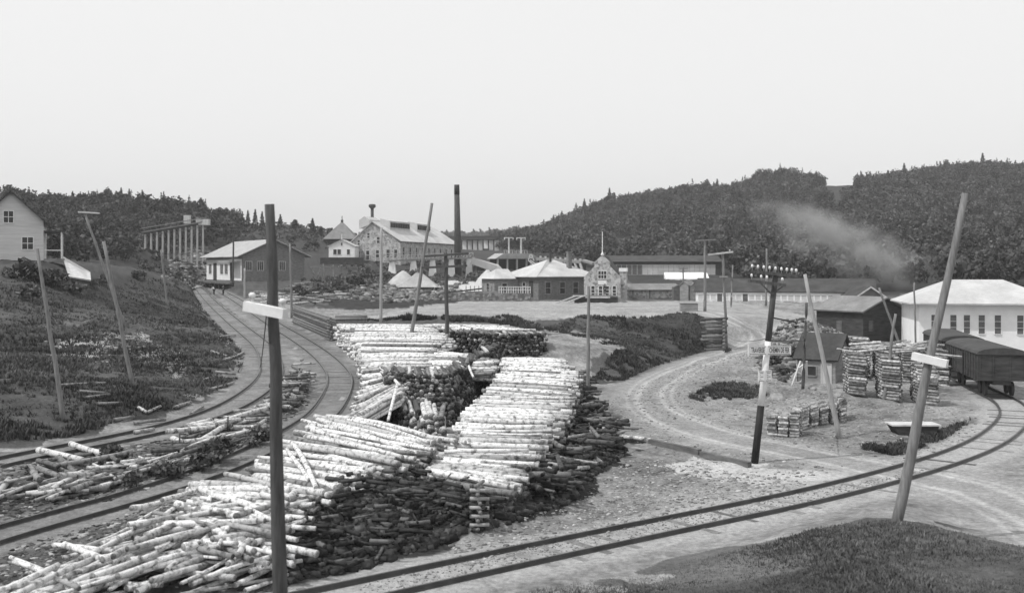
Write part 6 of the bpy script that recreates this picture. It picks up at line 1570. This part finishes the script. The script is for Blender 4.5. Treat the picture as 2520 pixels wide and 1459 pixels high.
# grass: many tufts standing on the dark slopes
def tufts(name, n, poly, size, blades, label, tone=(.6, 1.6), thr=.40):
    PX = np.array(poly, float); lo, hi = PX.min(0), PX.max(0)
    Pw = np.array([(p.x, p.y) for p in (on(*q) for q in poly)])
    th0, th1 = np.arctan2(Pw[:, 0], Pw[:, 1]).min(), np.arctan2(Pw[:, 0], Pw[:, 1]).max(); rr = np.hypot(Pw[:, 0], Pw[:, 1])
    th = NR.uniform(th0, th1, n * 3); r = np.exp(NR.uniform(np.log(rr.min()), np.log(rr.max()), n * 3))
    x, y = r * np.sin(th), r * np.cos(th)
    k = in_poly(x, y, [tuple(p) for p in Pw]) & (vnoise(x * .7, y * .7, 41) * .6 + vnoise(x * 2.3, y * 2.3, 43) * .4 > thr)
    for L in (LA, LB, LC): k &= nearest(L, x, y)[0] > 1.9
    k &= nearest(ROAD1, x, y)[0] > 2.4
    x, y = x[k][:n], y[k][:n]; z = ground_np(x, y); n = len(x)
    C = np.repeat(np.stack([x, y, z], 1), blades, 0); N = len(C)
    a = NR.uniform(0, 6.28, N); h = NR.uniform(*size, N) * np.repeat(.5 + 1.3 * vnoise(x * .4, y * .4, 45), blades); le = NR.uniform(.1, .7, N) * h; w = h * NR.uniform(.10, .22, N)
    d = np.stack([np.cos(a), np.sin(a), 0 * a], 1); s = np.stack([-np.sin(a), np.cos(a), 0 * a], 1)
    b = C + d * NR.uniform(0, .12, N)[:, None] + np.array([0, 0, -.03]); up = np.array([0, 0, 1.0])
    V = np.stack([b - s * w[:, None], b + s * w[:, None], b + d * (le * .5)[:, None] + s * (w * .7)[:, None] + up * (h * .65)[:, None], b + d * le[:, None] + up * h[:, None]], 1)
    T = np.repeat(np.repeat(NR.uniform(*tone, n) * (.7 + .8 * vnoise(x * .25, y * .25, 77)), blades), 4)
    tag(np_mesh(name, V.reshape(-1, 3), np.arange(N * 4).reshape(-1, 4), 'grass', T), label, 'grass', None, 'stuff')
tufts('grass', 19000, [(-60, 1090), (150, 1080), (430, 1010), (590, 940), (610, 890), (560, 820), (520, 770), (480, 715), (420, 700), (330, 680), (200, 700), (60, 690), (-60, 700)], (.07, .24), 5, 'dark grass covering the left hillside above the tracks', (.6, 1.6), .33)
tufts('grass', 7000, [(1330, 812), (1420, 780), (1530, 784), (1640, 778), (1740, 780), (1745, 860), (1715, 882), (1650, 912), (1560, 938), (1455, 932), (1500, 885), (1550, 862)], (.07, .22), 5, 'dark grass on the slope below the terrace edge')
tufts('grass', 16000, [(1300, 1455), (1600, 1402), (1850, 1345), (2060, 1292), (2200, 1282), (2330, 1305), (2540, 1320), (2540, 1540), (1300, 1540)], (.02, .075), 6, 'dark turf on the bank in the right foreground', (.9, 1.7), .16)
tufts('grass', 700, [(1500, 1430), (1850, 1350), (2060, 1295), (2200, 1284), (2330, 1305), (2540, 1320), (2540, 1500), (1500, 1500)], (.03, .11), 7, 'taller weeds dotted over the right hand turf bank', (.7, 2.0), .45)
tufts('grass', 2600, [(1640, 1000), (1760, 945), (1860, 948), (1890, 975), (1800, 990), (1700, 985)], (.06, .2), 5, 'patch of dark weeds inside the bend of the road')
tufts('grass', 2600, [(2120, 1105), (2230, 1085), (2400, 1030), (2450, 1050), (2330, 1105), (2200, 1122)], (.06, .2), 5, 'dark weeds before the sled inside the track bend', (.7, 1.6))
tufts('grass', 3000, [(840, 790), (1000, 778), (1250, 778), (1330, 800), (1330, 815), (1100, 792), (860, 796)], (.08, .3), 5, 'weeds along the terrace edge above the rear log pile')

# ------------------------------------------------------------------ smoke
def smoke(name, c, scale, rot, dens, label, seed):
    bpy_me = bpy.data.meshes.new(name); m = MB(); n = 24
    rings = [(math.sin(math.pi * i / 12), math.cos(math.pi * i / 12)) for i in range(13)]
    v = [(a * math.cos(2 * math.pi * j / n), a * math.sin(2 * math.pi * j / n), b) for a, b in rings for j in range(n)]
    m.add(v, [(i * n + j, (i + 1) * n + j, (i + 1) * n + (j + 1) % n, i * n + (j + 1) % n) for i in range(12) for j in range(n)])
    mt = bpy.data.materials.new(name); mt.use_nodes = True; N_, L_ = mt.node_tree.nodes, mt.node_tree.links; N_.clear()
    out = N_.new('ShaderNodeOutputMaterial'); vol = N_.new('ShaderNodeVolumePrincipled'); vol.inputs['Color'].default_value = (.9, .9, .9, 1); vol.inputs['Anisotropy'].default_value = .1
    tc = N_.new('ShaderNodeTexCoord'); ln = N_.new('ShaderNodeVectorMath'); ln.operation = 'LENGTH'; L_.new(tc.outputs['Object'], ln.inputs[0])
    fall = N_.new('ShaderNodeMapRange'); fall.inputs[1].default_value = 1; fall.inputs[2].default_value = .1; fall.inputs[3].default_value = 0; fall.inputs[4].default_value = 1; L_.new(ln.outputs['Value'], fall.inputs[0])
    mp = N_.new('ShaderNodeMapping'); mp.inputs['Scale'].default_value = (scale[0] / scale[2] * .8, 1, 1); mp.inputs['Location'].default_value = (seed, 0, 0); L_.new(tc.outputs['Object'], mp.inputs[0])
    no = N_.new('ShaderNodeTexNoise'); no.inputs['Scale'].default_value = 1.5; no.inputs['Detail'].default_value = 5; L_.new(mp.outputs[0], no.inputs['Vector'])
    mr = N_.new('ShaderNodeMapRange'); mr.inputs[1].default_value = .42; mr.inputs[2].default_value = .7; mr.inputs[3].default_value = .1; mr.inputs[4].default_value = 1.6; L_.new(no.outputs[0], mr.inputs[0])
    mu = N_.new('ShaderNodeMath'); mu.operation = 'MULTIPLY'; L_.new(fall.outputs[0], mu.inputs[0]); L_.new(mr.outputs[0], mu.inputs[1])
    m2 = N_.new('ShaderNodeMath'); m2.operation = 'MULTIPLY'; m2.inputs[1].default_value = dens; L_.new(mu.outputs[0], m2.inputs[0]); L_.new(m2.outputs[0], vol.inputs['Density']); L_.new(vol.outputs[0], out.inputs['Volume'])
    MATS[name + str(seed)] = mt
    o = m.build(name, name + str(seed)); o.location = c; o.scale = scale; o.rotation_euler = rot
    return tag(o, label, 'smoke', None, 'stuff')
a, b = at(2330, 715, 190), at(1860, 510, 190); c = (a + b) / 2; d = (b - a)
smoke('smoke', c, (d.length * .56, 5, 5.6), (0, -math.atan2(d.z, d.x), 0), .34, 'thin white smoke drifting up to the left in front of the right hill', 3)
c = at(1190, 432, 300); smoke('smoke', c, (7, 2.5, 2.2), (0, .25, 0), .03, 'faint smoke trailing right from the tall chimney top', 9)
c = at(938, 492, 285); smoke('smoke', c, (3.5, 1.6, 1.3), (0, -.35, 0), .07, 'faint smoke trailing from the mill stack', 5)

# ------------------------------------------------------------------ the air
def haze():
    m = MB(); m.box(-900, 900, -60, 1900, -8, 110)
    mt = bpy.data.materials.new('haze'); mt.use_nodes = True; N_, L_ = mt.node_tree.nodes, mt.node_tree.links; N_.clear()
    out = N_.new('ShaderNodeOutputMaterial'); v = N_.new('ShaderNodeVolumePrincipled')
    v.inputs['Color'].default_value = (.95, .95, .95, 1); v.inputs['Density'].default_value = 0.00027; v.inputs['Anisotropy'].default_value = 0.0
    L_.new(v.outputs[0], out.inputs['Volume']); MATS['haze'] = mt
    tag(m.build('haze', 'haze'), 'thin summer haze between the viewer and the wooded hills', 'haze', None, 'stuff')
haze()
